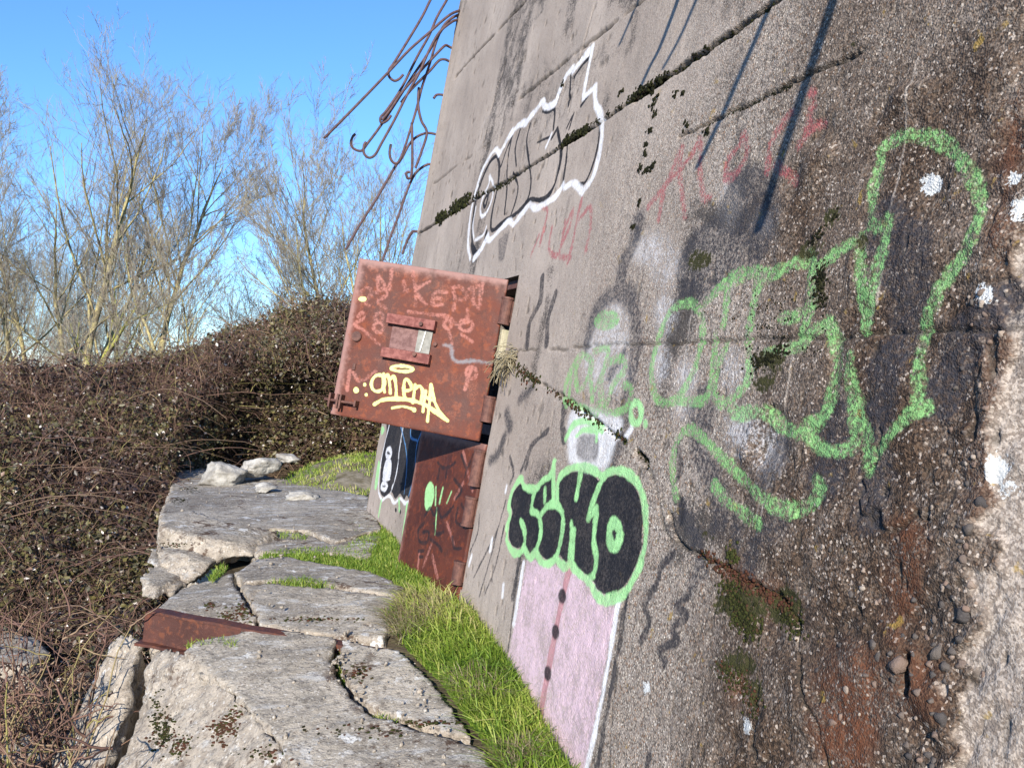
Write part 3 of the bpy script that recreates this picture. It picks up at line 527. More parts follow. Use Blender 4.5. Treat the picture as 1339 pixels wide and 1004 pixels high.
# near end: the face turns towards the light
turn = np.clip(S_COR + 0.03 - SS, 0, None); off = disp - turn * 0.10
POS = P0 + SS[..., None] * dv + TT[..., None] * U + off[..., None] * N
ed = S_FAR - SS; chip = np.exp(-ed / 0.03) * (0.5 + fbm(P3, 6, 3, 110)); POS -= dv * (chip * 0.05)[..., None]
nt, ns = SS.shape; idx = np.arange(nt * ns).reshape(nt, ns)
Fq = np.stack([idx[:-1, 1:], idx[:-1, :-1], idx[1:, :-1], idx[1:, 1:]], -1)
cs = 0.5 * (sg[1:] + sg[:-1]); ct = 0.5 * (tg[1:] + tg[:-1])
hole = (cs[None, :] > OP[0]) & (cs[None, :] < OP[1]) & (ct[:, None] > OP[2]) & (ct[:, None] < OP[3])
Fq = Fq[~hole]
at = fld.attrs(WALL_LAYERS)
at.update(zone=np.stack([rough, brown, dark, np.ones_like(dark)], -1).reshape(-1, 4), pale=pale.ravel(), groove=groove.ravel(), mossy=moss.ravel(), lichen=lich.ravel(), rusty=rust.ravel())
wall_o = mesh_obj('wall', POS.reshape(-1, 3), Fq, MW, bunker, at, smooth=True)
wall_o['label'] = 'rough weathered concrete face with seams and spray paint'
# mass of the bunker behind the face: far end, top, back, near end
def quad_strip(name, quads, mat, parent):
    V = []; F = []
    for q in quads: F.append([len(V) + k for k in range(4)]); V += list(q)
    return mesh_obj(name, V, np.array(F), mat, parent)
a_, b_, D_ = S_FAR - 0.02, S_NEAR, -3.2
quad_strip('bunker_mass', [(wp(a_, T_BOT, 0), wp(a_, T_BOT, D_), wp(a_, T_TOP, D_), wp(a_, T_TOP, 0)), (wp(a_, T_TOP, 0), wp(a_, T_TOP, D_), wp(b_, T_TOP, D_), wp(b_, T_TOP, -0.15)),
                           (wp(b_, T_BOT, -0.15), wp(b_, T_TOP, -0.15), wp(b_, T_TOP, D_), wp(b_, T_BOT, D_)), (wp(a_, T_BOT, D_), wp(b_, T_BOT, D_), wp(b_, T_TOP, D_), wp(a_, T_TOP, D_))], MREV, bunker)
# opening: reveals and the dark room behind
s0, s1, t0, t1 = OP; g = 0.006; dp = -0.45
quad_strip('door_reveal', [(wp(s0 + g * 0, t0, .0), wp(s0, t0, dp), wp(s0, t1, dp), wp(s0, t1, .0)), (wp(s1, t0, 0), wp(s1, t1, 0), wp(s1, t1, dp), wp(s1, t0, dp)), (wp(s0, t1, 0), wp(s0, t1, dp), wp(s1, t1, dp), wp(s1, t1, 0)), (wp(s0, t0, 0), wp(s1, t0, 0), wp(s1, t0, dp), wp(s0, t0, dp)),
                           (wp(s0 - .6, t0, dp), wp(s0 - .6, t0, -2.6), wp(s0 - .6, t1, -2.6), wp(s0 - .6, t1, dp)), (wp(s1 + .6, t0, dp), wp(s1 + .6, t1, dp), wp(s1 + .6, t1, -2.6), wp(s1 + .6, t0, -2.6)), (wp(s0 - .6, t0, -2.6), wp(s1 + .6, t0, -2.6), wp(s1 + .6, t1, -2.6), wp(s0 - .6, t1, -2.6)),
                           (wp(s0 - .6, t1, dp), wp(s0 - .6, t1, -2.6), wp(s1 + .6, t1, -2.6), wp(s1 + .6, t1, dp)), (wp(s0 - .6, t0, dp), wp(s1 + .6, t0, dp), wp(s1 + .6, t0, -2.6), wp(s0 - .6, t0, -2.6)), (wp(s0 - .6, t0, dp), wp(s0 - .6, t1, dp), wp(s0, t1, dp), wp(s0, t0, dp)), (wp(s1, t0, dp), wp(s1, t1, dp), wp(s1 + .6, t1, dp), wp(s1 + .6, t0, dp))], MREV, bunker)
# steel door frame inside the opening
MFRAME = mat_steel('frame_rust', (0.075, 0.035, 0.03), (0.14, 0.065, 0.05))
for a, b in (((0.028, t0), (0.028, t1)), ((0.952, t0), (0.952, t1))):
    bm_obj('door_frame', box(wp(a[0], (t0 + t1) / 2, -0.09), dv * 0.025, U * ((t1 - t0) / 2 - 0.004), N * 0.05, 0.004), MFRAME, bunker)
bm_obj('door_frame', box(wp(0.49, t1 - 0.03, -0.09), dv * 0.434, U * 0.026, N * 0.048, 0.004), MFRAME, bunker)
bm_obj('door_frame', box(wp(0.49, 0.05, -0.10), dv * 0.434, U * 0.03, N * 0.03, 0.004), MFRAME, bunker)

# ---- steel door leaves
def leaf(name, phi, off_h, w, tb, h, lay, draw, matname, thick=0.022, no=0.0, skew=0.0):
    ph = math.radians(phi); hv = math.cos(ph) * dv + math.sin(ph) * N; nn = math.sin(ph) * (-dv) + math.cos(ph) * N     # nn: the side facing the camera
    o = P0 + hv * off_h + U * tb + N * no
    gs = np.linspace(0, w, int(w / 0.005)); gt = np.linspace(0, h, int(h / 0.005))
    f = Field(gs, gt, lambda x, y: tuple((on_plane(x, y, o, nn) - o) @ np.stack([hv, U], 1)))
    draw(f)
    S, T = np.meshgrid(gs, gt); p3 = np.stack([S, T, 0 * S + phi], -1)
    q = o + S[..., None] * hv + T[..., None] * U + (0.0016 * fbm(p3, 5, 4, 5) - 0.004 * np.exp(-np.minimum.reduce([S, w - S, T, h - T]) / 0.006))[..., None] * nn
    ed = np.minimum(np.minimum(S * 3.5, w - S), np.minimum(T * 4.0, h - T)); edge = np.exp(-np.minimum(w - S, (h - T)) / 0.055) + 0.35 * np.exp(-ed / 0.05)
    n, k = S.shape; ix = np.arange(n * k).reshape(n, k)
    F = np.stack([ix[:-1, :-1], ix[:-1, 1:], ix[1:, 1:], ix[1:, :-1]], -1).reshape(-1, 4)
    ring = np.concatenate([ix[0, :], ix[1:, -1], ix[-1, -2::-1], ix[-2:0:-1, 0]]); m = len(ring)
    V = q.reshape(-1, 3); bv = (V[ring] - nn * thick); bi = n * k + np.arange(m); r2 = np.roll(ring, -1); b2 = np.roll(bi, -1)
    side = np.stack([ring, bi, b2, r2], -1)
    cidx = [0, k - 1, k - 1 + n - 1, 2 * (k - 1) + n - 1]; back = np.array([[bi[c] for c in cidx]])
    V = np.vstack([V, bv]); pad = lambda x, v: np.concatenate([x.ravel(), np.full(m, v)])
    A = {a: pad(b, -0.2) for a, b in f.attrs(lay).items()}; A['edge'] = pad(edge, 0.2)
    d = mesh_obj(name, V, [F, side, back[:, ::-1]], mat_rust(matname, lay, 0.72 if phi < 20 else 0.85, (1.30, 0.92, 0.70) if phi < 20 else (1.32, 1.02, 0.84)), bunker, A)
    return d, o, hv, nn, f
CH = (400, 320, 4.184)
def draw_hatch(f):
    Y_ = 1.7; K = lambda w, *p: f.stroke('yellow', w, list(p), CH)
    f.ell('yellow', 395, 757, 36, 46, CH, ring=Y_, rot=0.3)
    K(Y_, (425, 705), (424, 770), (430, 805)); K(Y_, (428, 730), (448, 712), (458, 760), (462, 812)); K(Y_, (462, 735), (482, 720), (492, 770), (494, 835))
    K(Y_, (545, 800), (575, 790), (570, 755), (545, 735), (535, 780), (540, 830), (565, 850)); K(Y_, (597, 765), (592, 810), (585, 862)); K(Y_, (597, 790), (620, 772), (638, 800), (628, 862))
    K(Y_, (655, 800), (648, 850), (640, 912)); K(Y_, (684, 765), (676, 860), (665, 965)); K(1.6, (650, 830), (690, 850), (700, 840)); K(2.2, (375, 872), (430, 846), (540, 845), (640, 870), (710, 915), (775, 962)); K(1.8, (686, 775), (705, 860), (740, 925), (775, 962))
    f.ell('yellow', 527, 678, 60, 15, CH, ring=1.7, rot=0.06); K(1.4, (472, 893), (530, 884), (585, 898))
    for x, y, r in ((275, 795, 15), (322, 765, 9), (330, 820, 8), (592, 903, 12)): f.ell('yellow', x, y, r, r * 1.1, CH)
    f.ell('yellow', 310, 297, 22, 14, CH)
    R = lambda *p: f.stroke('chalk', 1.9, list(p), CH)
    for p in ([(398, 250), (395, 170), (452, 245), (470, 140)], [(535, 200), (545, 255), (560, 250)], [(583, 145), (600, 240), (598, 335)], [(675, 200), (602, 252), (658, 325)], [(768, 260), (705, 262), (695, 325), (748, 328)], [(702, 292), (740, 296)], [(800, 230), (815, 290), (808, 355)], [(800, 232), (850, 232), (882, 290), (820, 305)],
              [(895, 245), (965, 215)], [(965, 215), (945, 345)], [(915, 250), (918, 322), (952, 322)], [(305, 255), (335, 235), (362, 262), (325, 315), (348, 332)], [(385, 262), (428, 240), (442, 275), (392, 312), (436, 348)], [(285, 392), (310, 370), (318, 400), (268, 435), (326, 470)], [(240, 690), (225, 795)], [(260, 700), (300, 745), (385, 690)], [(885, 355), (885, 395)], [(905, 680), (870, 790)], [(330, 480), (400, 545)], [(780, 460), (800, 540)], [(850, 490), (910, 530)]): R(*p)
    for e in ((400, 398, 22, 24), (398, 452, 27, 28), (875, 440, 36, 32), (905, 700, 28, 32), (775, 435, 20, 22)): f.ell('chalk', *e, CH, ring=1.8)
    f.stroke('slate', 1.8, [(755, 548), (795, 560), (800, 612), (832, 640), (920, 635), (1010, 648)], CH); f.stroke('chalk', 1.8, [(560, 365), (680, 380), (780, 395), (820, 432), (900, 420)], CH)
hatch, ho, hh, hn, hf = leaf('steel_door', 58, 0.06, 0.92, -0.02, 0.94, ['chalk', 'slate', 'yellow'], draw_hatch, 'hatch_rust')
hatch['label'] = 'upper steel door leaf swung open, rust red with yellow tag'
def on_hatch(x, y, o=0.0): return on_plane(CH[0] + x / CH[2], CH[1] + y / CH[2], ho, hn) + hn * o
MBAR = mat_steel('bracket_red', (0.13, 0.038, 0.032), (0.25, 0.095, 0.08), 0.75)
for a, b, hgt in (((455, 405), (716, 448), 0.0285), ((425, 588), (686, 632), 0.029)):
    A_, B_ = on_hatch(*a), on_hatch(*b); L = B_ - A_
    br = bm_obj('bracket', box((A_ + B_) / 2 + hn * 0.024, L / 2, U * hgt, hn * 0.022, 0.003), MBAR, hatch)
for x, y, r in ((645, 440, 0.012), (610, 605, 0.012), (710, 545, 0.012)):
    bm_obj('bolt', cyl(on_hatch(x, y, 0.054 if x != 710 else 0.008), hn, r, 0.018, 8), MHINGE, hatch)
mp = mat_steel('slot_plate', (0.19, 0.185, 0.165), (0.27, 0.265, 0.24), 0.7); cpt = on_hatch(648, 533)
bm_obj('slot_plate', box(cpt + hn * 0.006, -hh * 0.044, U * 0.066, hn * 0.006, 0.002), mp, hatch); bm_obj('latch_wire', cyl(on_hatch(645, 530, 0.018), U + hh * -0.12, 0.004, 0.12, 8), mat_steel('pale_wire', (0.6, 0.6, 0.58), (0.75, 0.75, 0.72)), hatch)
pm = mat_steel('worn_plate', (0.115, 0.055, 0.05), (0.20, 0.11, 0.10)); bm_obj('sliding_plate', box(on_hatch(540, 517, 0.004), hh * 0.085, U * 0.064, hn * 0.004, 0.002), pm, hatch)
bm_obj('lock_boss', cyl(on_hatch(280, 502, 0.008), hn, 0.030, 0.016, 24, bev=0.003), MHINGE, hatch); bm_obj('key_hole_plate', box(on_hatch(265, 667, 0.004), hh * 0.009, U * 0.019, hn * 0.005, 0.002), MHINGE, hatch)
la, lb = on_hatch(118, 845, 0.045), on_hatch(290, 872, 0.045); bm_obj('slide_bolt', cyl((la + lb) / 2, lb - la, 0.008, np.linalg.norm(lb - la), 10), MHINGE, hatch)
for x, y in ((148, 850), (190, 858), (205, 860), (286, 872)): bm_obj('bolt_keeper', box(on_hatch(x, y, 0.03), hh * 0.006, U * (0.042 if x < 280 else 0.018), hn * 0.03, 0.002), MHINGE, hatch)
CL = C6
def draw_leaf(f):
    K = lambda w, *p: f.stroke('scrib', w, list(p), CL)
    for p in ([(600, 230), (630, 300), (662, 228)], [(630, 300), (618, 350)], [(470, 270), (500, 300), (540, 290), (565, 270)], [(480, 300), (470, 360)], [(520, 300), (515, 350)], [(400, 560), (430, 520), (450, 560), (470, 520), (490, 570), (530, 540), (555, 510)], [(580, 520), (570, 590), (610, 610), (618, 540), (600, 500)], [(395, 600), (365, 640), (370, 700), (410, 705), (420, 650), (390, 650)], [(430, 690), (470, 720), (492, 752)], [(450, 600), (460, 660), (500, 650)], [(550, 680), (560, 735), (600, 740)], [(365, 755), (392, 752)], [(370, 785), (388, 785)], [(560, 360), (600, 420), (570, 470)]): K(2.2, *p)
    f.fill('green', [(430, 375), (448, 400), (450, 460), (425, 530), (402, 520), (400, 450), (410, 400)], CL)
    for p in ([(460, 405), (458, 500)], [(498, 410), (480, 490)], [(545, 430), (520, 490)], [(465, 520), (455, 660)]): f.stroke('green', 1.6, p, CL)
    for p in ([(440, 700), (390, 840)], [(440, 780), (470, 900)], [(610, 380), (560, 470)], [(370, 760), (360, 850)], [(520, 600), (560, 720)], [(610, 215), (660, 420)]): f.stroke('chalk', 2.4, p, CL)
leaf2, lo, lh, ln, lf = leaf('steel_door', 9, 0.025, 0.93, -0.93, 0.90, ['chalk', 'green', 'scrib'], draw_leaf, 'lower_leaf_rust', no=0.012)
leaf2['label'] = 'lower steel door leaf, ajar, rust red with black scribbles'
# hinges: knuckles between leaf and wall
def hinge(tc, hlen, par, so=0.035, no=0.03, r=0.034):
    k = bm_obj('hinge', cyl(wp(so, tc, no), U, r, hlen, 18, bev=0.004), MHINGE, par, False)
    bm_obj('hinge_strap', box(wp(so - 0.008, tc, no - 0.06), dv * 0.012, U * hlen * 0.42, N * 0.05, 0.003), MHINGE, k if par.type == 'EMPTY' else par)
    for e in (-0.5, 0.5): bm_obj('hinge_collar', cyl(wp(so, tc + e * hlen * 0.98, no), U, r * 1.12, 0.012, 18), MHINGE, k if par.type == 'EMPTY' else par)
for tc, hl in ((0.74, 0.15), (0.17, 0.14), (-0.17, 0.20), (-0.42, 0.16), (-0.77, 0.12)): hinge(tc, hl, bunker)
bm_obj('wooden_wedge', box(wp(0.07, 0.55, 0.0), dv * 0.04, U * 0.085, N * 0.03, 0.004), mat_plain('pale_wood', (0.30, 0.28, 0.19), (0.42, 0.38, 0.27), 9), bunker)

# ---- reinforcement bars sticking out of the broken top end
CR = (420, 0, 3.0409)
RODS = [[(560, 40), (520, 55), (480, 85), (430, 130), (350, 200), (270, 285), (140, 420), (12, 550)], [(520, -150), (470, -60), (435, 0), (400, 70), (340, 170), (290, 250), (270, 280), (270, 305), (290, 322), (310, 315), (326, 298)],
        [(560, 55), (525, 70), (490, 100), (460, 160), (430, 260), (400, 350), (380, 430), (350, 530), (320, 620), (300, 650), (280, 640), (272, 610), (277, 575)], [(560, -110), (500, 0), (460, 70), (430, 140), (380, 230), (320, 350), (260, 440), (236, 468), (240, 490), (262, 480), (278, 460)],
        [(550, 62), (520, 72), (480, 120), (420, 220), (360, 310), (290, 420), (230, 510), (185, 570), (160, 600), (130, 592), (118, 570), (125, 545), (135, 533)], [(545, 80), (520, 88), (470, 130), (430, 200), (390, 290), (340, 380), (290, 480), (240, 570), (215, 615), (190, 628), (170, 610), (170, 580), (178, 565)],
        [(500, 180), (485, 188), (440, 235), (380, 300), (320, 370), (280, 430), (242, 478)], [(500, 238), (470, 241), (430, 285), (360, 355), (318, 408)], [(485, 378), (460, 378), (447, 392)], [(460, 535), (420, 530), (380, 545), (350, 575), (320, 630), (290, 670), (220, 790), (150, 900), (98, 992)],
        [(388, 350), (386, 420), (398, 480), (420, 528), (400, 600), (375, 668)], [(360, 490), (362, 560), (362, 640), (358, 700), (345, 710), (338, 690), (352, 684)], [(450, 652), (415, 658), (375, 690), (345, 750), (310, 850), (280, 930), (255, 1004), (235, 1060)], [(368, 915), (350, 942), (335, 975), (322, 1010)]]
for i, r in enumerate(RODS):
    xs = catmull([(CR[0] + x / CR[2], CR[1] + y / CR[2]) for x, y in r], 6); root = None; pts = []
    x0 = 601 - (xs[0, 1]) * 0.18
    dj = (i % 5 - 2) * 0.05
    for n_, (x, y) in enumerate(xs):
        k = min(1, n_ / 8.0); pts.append(at_depth(x, y, 8.17 - 0.35 * ((600 - y * 0.18 - x) / FPX * 8) + dj * k))
    if i not in (10, 11): pts[0] = pts[0] + dv * 0.03 - N * 0.05
    pts = np.array(pts)[None]; V, F = tubes(pts, 0.0115, 8); n_ = pts.shape[1]
    mesh_obj('reinforcing_bar', V, [F, np.array([list(range(8)), list(range(n_ * 8 - 1, n_ * 8 - 9, -1))])], MREBAR, bunker, smooth=True)
# bars higher up, out over the near end, that throw the long shadows on the wall
L = -SUN
SH = [[(1094, -12), (1060, 90), (1025, 195), (990, 305)], [(1014, -8), (980, 70), (945, 150), (911, 220)], [(912, -6), (890, 45), (866, 90)], [(836, -4), (822, 30), (810, 58)], [(848, 90), (838, 112)]]
for i, r in enumerate(SH):
    q = catmull(r, 6); S_ = np.array([on_plane(x, y, P0, N) for x, y in q]); n_ = len(q); kk = np.linspace(1.25, 1.55, n_) + (0.1 if i == 0 else 0.25)
    pts = S_ - L * kk[:, None]
    top = pts[0] + (pts[0] - pts[1]) / np.linalg.norm(pts[0] - pts[1]) * 0.6; d0 = (P0 - top) @ N
    root = top + N * (d0 - 0.1) + U * 0.55 + dv * 0.1; mid = 0.5 * (top + root) + U * 0.25
    al = np.vstack([catmull([root, mid, top, pts[0]], 6)[:-1], pts])[None]; V, F = tubes(al, (0.016, 0.012, 0.010, 0.009, 0.012)[i], 8); n_ = al.shape[1]
    mesh_obj('reinforcing_bar', V, [F, np.array([list(range(8)), list(range(n_ * 8 - 1, n_ * 8 - 9, -1))])], MREBAR, bunker, smooth=True)

# ---- pebbles standing out of the broken concrete
bmp = bmesh.new(); bmesh.ops.create_icosphere(bmp, subdivisions=2, radius=1.0)
for v in bmp.verts: v.co *= 1 + 0.24 * math.sin(3.1 * v.co.x + 1.7 * v.co.y) + 0.14 * math.sin(5 * v.co.z + 2 + v.co.x * 4)
pe = bpy.data.meshes.new('pebble'); bmp.to_mesh(pe); bmp.free()
for p in pe.polygons: p.use_smooth = True
def mat_pebble():
    m = M('pebble'); oi = m.n.new('ShaderNodeObjectInfo'); r = m.n.new('ShaderNodeValToRGB'); e = r.color_ramp.elements; m.l.new(oi.outputs['Random'], r.inputs[0])
    for k, (p, c) in enumerate([(0, (0.05, 0.045, 0.045)), (0.45, (0.10, 0.085, 0.075)), (0.75, (0.19, 0.13, 0.10)), (1, (0.34, 0.29, 0.24))]):
        if k > 1: e.new(p)
        e[min(k, len(e) - 1)].position = p; e[min(k, len(e) - 1)].color = (*c, 1)
    return m.done(r.outputs[0], 0.75, m.bump(m.noise(3, 4), 0.3, 0.1), 0.3)
pe.materials.append(mat_pebble())
PB = [(1255, 805, .022), (1222, 850, .018), (1230, 868, .014), (1248, 868, .013), (1176, 868, .018), (1240, 848, .012), (1232, 940, .014), (1225, 960, .012), (1262, 795, .010), (1252, 835, .010), (1218, 885, .011), (1205, 905, .012), (1090, 945, .012), (1110, 900, .010), (1150, 860, .012), (1142, 842, .013), (1285, 660, .012), (1270, 690, .013), (1262, 730, .012), (1268, 765, .011)]
rr = random.Random(5)
for k in range(70):
    y = rr.uniform(380, 1000); PB.append((1335 - (y - 330) * 0.176 - abs(rr.gauss(18, 26)), y, rr.uniform(.004, .009)))
for k in range(60): PB.append((rr.gauss(1120, 60), rr.uniform(700, 1000), rr.uniform(.004, .009)))
for x, y, r in PB:
    s_, t_ = wst(x, y); j = int(np.argmin(abs(sg - s_))); i_ = int(np.argmin(abs(tg - t_)))
    o = bpy.data.objects.new('pebble', pe); link(o, bunker); o.location = POS[i_, j] - N * r * 0.30; o.scale = (r * rr.uniform(.8, 1.4), r * rr.uniform(.8, 1.2), r * rr.uniform(.7, 1.0)); o.rotation_euler = [rr.uniform(0, 6) for _ in range(3)]

# ---- moss cushions and tufts on the wall
def wall_point(x, y):
    s_, t_ = wst(x, y); j = int(np.argmin(abs(sg - s_))); i_ = int(np.argmin(abs(tg - t_))); return POS[i_, j]
bmi = bmesh.new(); bmesh.ops.create_icosphere(bmi, subdivisions=1, radius=1.0); IV = np.array([v.co for v in bmi.verts]); IF = np.array([[v.index for v in f.verts] for f in bmi.faces]); bmi.free()
def blobs(name, items, mat, parent, flat=0.6, seed=0):
    V = []; F = []; A = []; rg_ = np.random.default_rng(seed)
    for k, (c, r, col) in enumerate(items):
        v = IV * (1 + 0.45 * vn(IV * 1.0 + k * 3.7, 1.9, seed)[:, None] + 0.35 * vn(IV + k * 1.3, 5.0, seed + 1)[:, None]); F.append(IF + len(V) * len(IV)); A.append(np.clip(col + 0.15 * vn(IV + k, 3, 3), 0, 1))
        v = v * r * rg_.uniform(.75, 1.25, 3); v = v - (v @ N)[:, None] * N * (1 - flat); V.append(c + v)
    o = mesh_obj(name, np.vstack(V), np.vstack(F), mat, parent, {'rnd': np.concatenate(A)}, smooth=False); o['kind'] = 'stuff'; return o
it = []
def along(p, q, n, r0, r1, c0, c1, j=2.0):
    for k in range(n):
        f = rr.random()
        for _ in range(4): it.append((wall_point(p[0] + (q[0] - p[0]) * f + rr.gauss(0, j * .7), p[1] + (q[1] - p[1]) * f + rr.gauss(0, j * .7)) + dv * rr.gauss(0, r1 * .5) + U * rr.gauss(0, r1 * .4), rr.uniform(r0, r1) * 0.5, rr.uniform(c0, c1)))
along((572, 289), (616, 258), 70, .018, .045, 0.1, 0.6, 3); along((616, 258), (662, 242), 25, .01, .02, 0, 0.5, 1); along((735, 188), (770, 168), 40, .012, .028, 0, 0.5, 2); along((662, 240), (735, 190), 35, .007, .014, 0, 0.5, 1)
along((825, 128), (870, 100), 60, .010, .024, 0, 0.45, 3); along((870, 100), (1010, 8), 120, .006, .017, 0, 0.5, 2.2); along((770, 165), (825, 130), 22, .006, .012, 0, 0.4, 1.5); along((915, 167), (1040, 112), 45, .004, .009, 0, 0.3, 1)
for x, y in ((853, 122), (857, 128), (852, 140), (856, 150), (850, 172), (846, 190), (845, 202), (838, 222), (845, 224), (851, 221), (855, 217), (898, 163), (925, 172), (882, 124), (813, 119), (836, 265), (829, 296), (892, 122), (845, 115), (735, 110)): 
    for _ in range(3): along((x, y), (x, y), 1, .010, .020, 0, 0.35, 1.0)
along((690, 490), (822, 580), 80, .006, .018, 0.1, 1.0, 3); along((672, 478), (700, 500), 40, .008, .02, 0.2, 1.0, 6); along((832, 592), (846, 606), 20, .006, .016, 0, 0.5, 3)
along((915, 722), (1030, 795), 110, .006, .016, 0.75, 1.0, 5); along((950, 760), (985, 830), 120, .006, .015, 0.35, 0.8, 10); along((1015, 790), (1040, 830), 40, .005, .012, 0.3, 0.8, 7); along((945, 870), (990, 930), 60, .005, .012, 0.3, 1.0, 9)
along((955, 715), (960, 735), 12, .01, .018, 0.6, 0.75, 3); along((985, 480), (1030, 455), 45, .005, .012, 0.0, 0.35, 6); along((1075, 345), (1072, 400), 40, .005, .012, 0.0, 0.35, 6); along((1060, 320), (1095, 280), 10, .005, .012, 0, 0.3, 4)
for k in range(60): along((rr.uniform(920, 1140), rr.uniform(300, 560)), (1000, 430), 1, .003, .008, 0, 0.3, 4)
blobs('moss', it, MMOSS, bunker, 0.7, 3)

# ------------------------------------------------------------------ broken concrete apron
def slab(name, top, bot, label, vox=0.022, amp=(0.030, 0.013), seed=0, mat=None, inset=0.0, soft=0.0):
    top = np.array(top); bot = np.array(bot); n = len(top); bm = bmesh.new()
    tv = [bm.verts.new(p) for p in top]; bv = [bm.verts.new(p) for p in bot]
    f1 = bm.faces.new(tv); f2 = bm.faces.new(bv[::-1])
    for k in range(n): bm.faces.new([tv[k], bv[k], bv[(k + 1) % n], tv[(k + 1) % n]])
    bmesh.ops.triangulate(bm, faces=[f1, f2]); bmesh.ops.recalc_face_normals(bm, faces=bm.faces)
    me = bpy.data.meshes.new(name); bm.to_mesh(me); bm.free()
    o = bpy.data.objects.new(name, me); COL.objects.link(o)
    md = o.modifiers.new('r', 'REMESH'); md.mode = 'VOXEL'; md.voxel_size = vox; md.use_smooth_shade = True
    dg = bpy.context.evaluated_depsgraph_get(); me2 = bpy.data.meshes.new_from_object(o.evaluated_get(dg)); o.modifiers.clear(); o.data = me2; bpy.data.meshes.remove(me); me2.name = name
    nv = len(me2.vertices); co = np.empty(nv * 3, np.float32); me2.vertices.foreach_get('co', co); co = co.reshape(-1, 3); no = np.empty(nv * 3, np.float32); me2.vertices.foreach_get('normal', no); no = no.reshape(-1, 3)
    side = 1 - np.clip((no[:, 2] - 0.55) / 0.3, 0, 1)
    d = amp[0] * (0.35 + 1.3 * side) * fbm(co, 3.2, 4, seed, 0.6) + amp[1] * (0.5 + 1.5 * side) * fbm(co, 19, 3, seed + 5, 0.6) - 0.020 * side * sstep(0.25, 0.5, fbm(co * [1, 1, 1.6], 6, 3, seed + 8))
    cr = np.abs(fbm(co, 1.3, 5, seed + 9, 0.6)); d -= 0.016 * sstep(0.012, 0.002, cr) * sstep(0.0, 0.3, fbm(co, 0.9, 2, seed + 10) + 0.1)
    co = co + no * d[:, None]; me2.vertices.foreach_set('co', co.ravel()); me2.update()
    me2.materials.clear(); me2.materials.append(mat or MSLAB)
    for p in me2.polygons: p.use_smooth = True
    return tag(o, label, 'slab', 'broken slabs of the concrete apron')
def gz(Y): return 0.34 if Y > 5.05 else 0.34 - 0.17 * (5.05 - Y)
def on_g(x, y, dz=0.0):                          # apron surface
    p = on_z(x, y, 0.34 + dz)
    if p[1] < 5.05:
        n = np.array([0, -0.17, 1.0]); n /= np.linalg.norm(n); p = on_plane(x, y, np.array([0, 5.05, 0.34 + dz]), n)
    return p
dn = np.array([0, 0, -1.0])
def prism(px, h, out=None, dz=0.0):
    t = [on_g(x, y, dz) for x, y in px]; b = [p + dn * h for p in t]
    for k, v in (out or {}).items(): b[k] = t[k] + np.array(v)
    return t, b
# far slab
t, b = prism([(236, 602), (300, 612), (480, 648), (500, 690), (440, 708), (405, 694), (357, 690), (325, 704), (289, 699), (255, 695), (208, 680), (218, 655)], 0.5)
slab('concrete_slab', t, b, 'long flat grey slab at the far end, in front of the white stones', 0.028, seed=1)
t, b = prism([(362, 694), (405, 698), (436, 711), (470, 700), (500, 700), (480, 730), (440, 722), (338, 722), (330, 712)], 0.5, dz=-0.02)
slab('concrete_slab', t, b, 'small cracked slab piece between the far slab and the grass strip', 0.022, seed=2)
# broken blocks of the far slab's fractured end
def block(px, depth, label, seed, back=0.45, z=None):
    # px: outline of the face that shows, at distance given per point; extruded away from the camera
    t = [at_depth(x, y, Y) for x, y, Y in px]; b = [p + np.array([0.08, back, 0.02]) for p in t]
    return slab('concrete_block', t, b, label, 0.018, (0.03, 0.010), seed)
o = block([(208, 686, 6.42), (255, 700, 6.3), (289, 705, 6.28), (326, 711, 6.35), (331, 726, 6.28), (278, 733, 6.2), (240, 722, 6.25), (200, 714, 6.4)], 0.4, 'pale broken block right under the lip of the far slab', 3); o['category'] = 'block'
o = block([(199, 718, 6.3), (240, 726, 6.12), (276, 737, 6.08), (268, 750, 6.0), (234, 765, 5.95), (214, 742, 6.1)], 0.4, 'pale wedge block above the dark diagonal crack', 4); o['category'] = 'block'
o = block([(196, 716, 6.4), (210, 740, 6.1), (231, 767, 5.85), (222, 782, 5.75), (190, 752, 5.95), (188, 738, 6.2)], 0.4, 'pale triangular block at the outer edge above the rusty beam', 5); o['category'] = 'block'
o = block([(184, 752, 5.9), (206, 768, 5.75), (200, 786, 5.65), (186, 782, 5.75)], 0.4, 'small pale block at the left, nearest above the rusty beam end', 6, 0.3); o['category'] = 'block'
# middle slab
t, b = prism([(333, 730), (378, 727), (436, 737), (490, 747), (530, 768), (522, 778), (440, 764), (360, 757), (318, 760), (305, 748)], 0.5, dz=-0.01)
slab('concrete_slab', t, b, 'narrow grey slab strip just below the cross band of grass', 0.02, seed=7)
t = [on_g(x, y, -0.02) for x, y in [(312, 764), (360, 761), (440, 768), (520, 780), (512, 812), (504, 836), (440, 830), (340, 816), (328, 790)]]
b = [p + dn * 0.6 for p in t]
slab('concrete_slab', t, b, 'white streaked slab directly behind the rusty beam', 0.02, seed=8)
lt = [on_g(303, 748, -0.02), on_g(310, 764, -0.03), on_g(326, 790, -0.03), on_g(338, 816, -0.03), at_depth(290, 818, 4.75), at_depth(200, 798, 4.95), at_depth(232, 770, 5.4)]
lb = [p + dn * 0.55 + np.array([0.0, 0.0, 0]) for p in lt]
slab('concrete_slab', lt, lb, 'sloping slab side with dark moss between the far blocks and the beam', 0.02, seed=9)
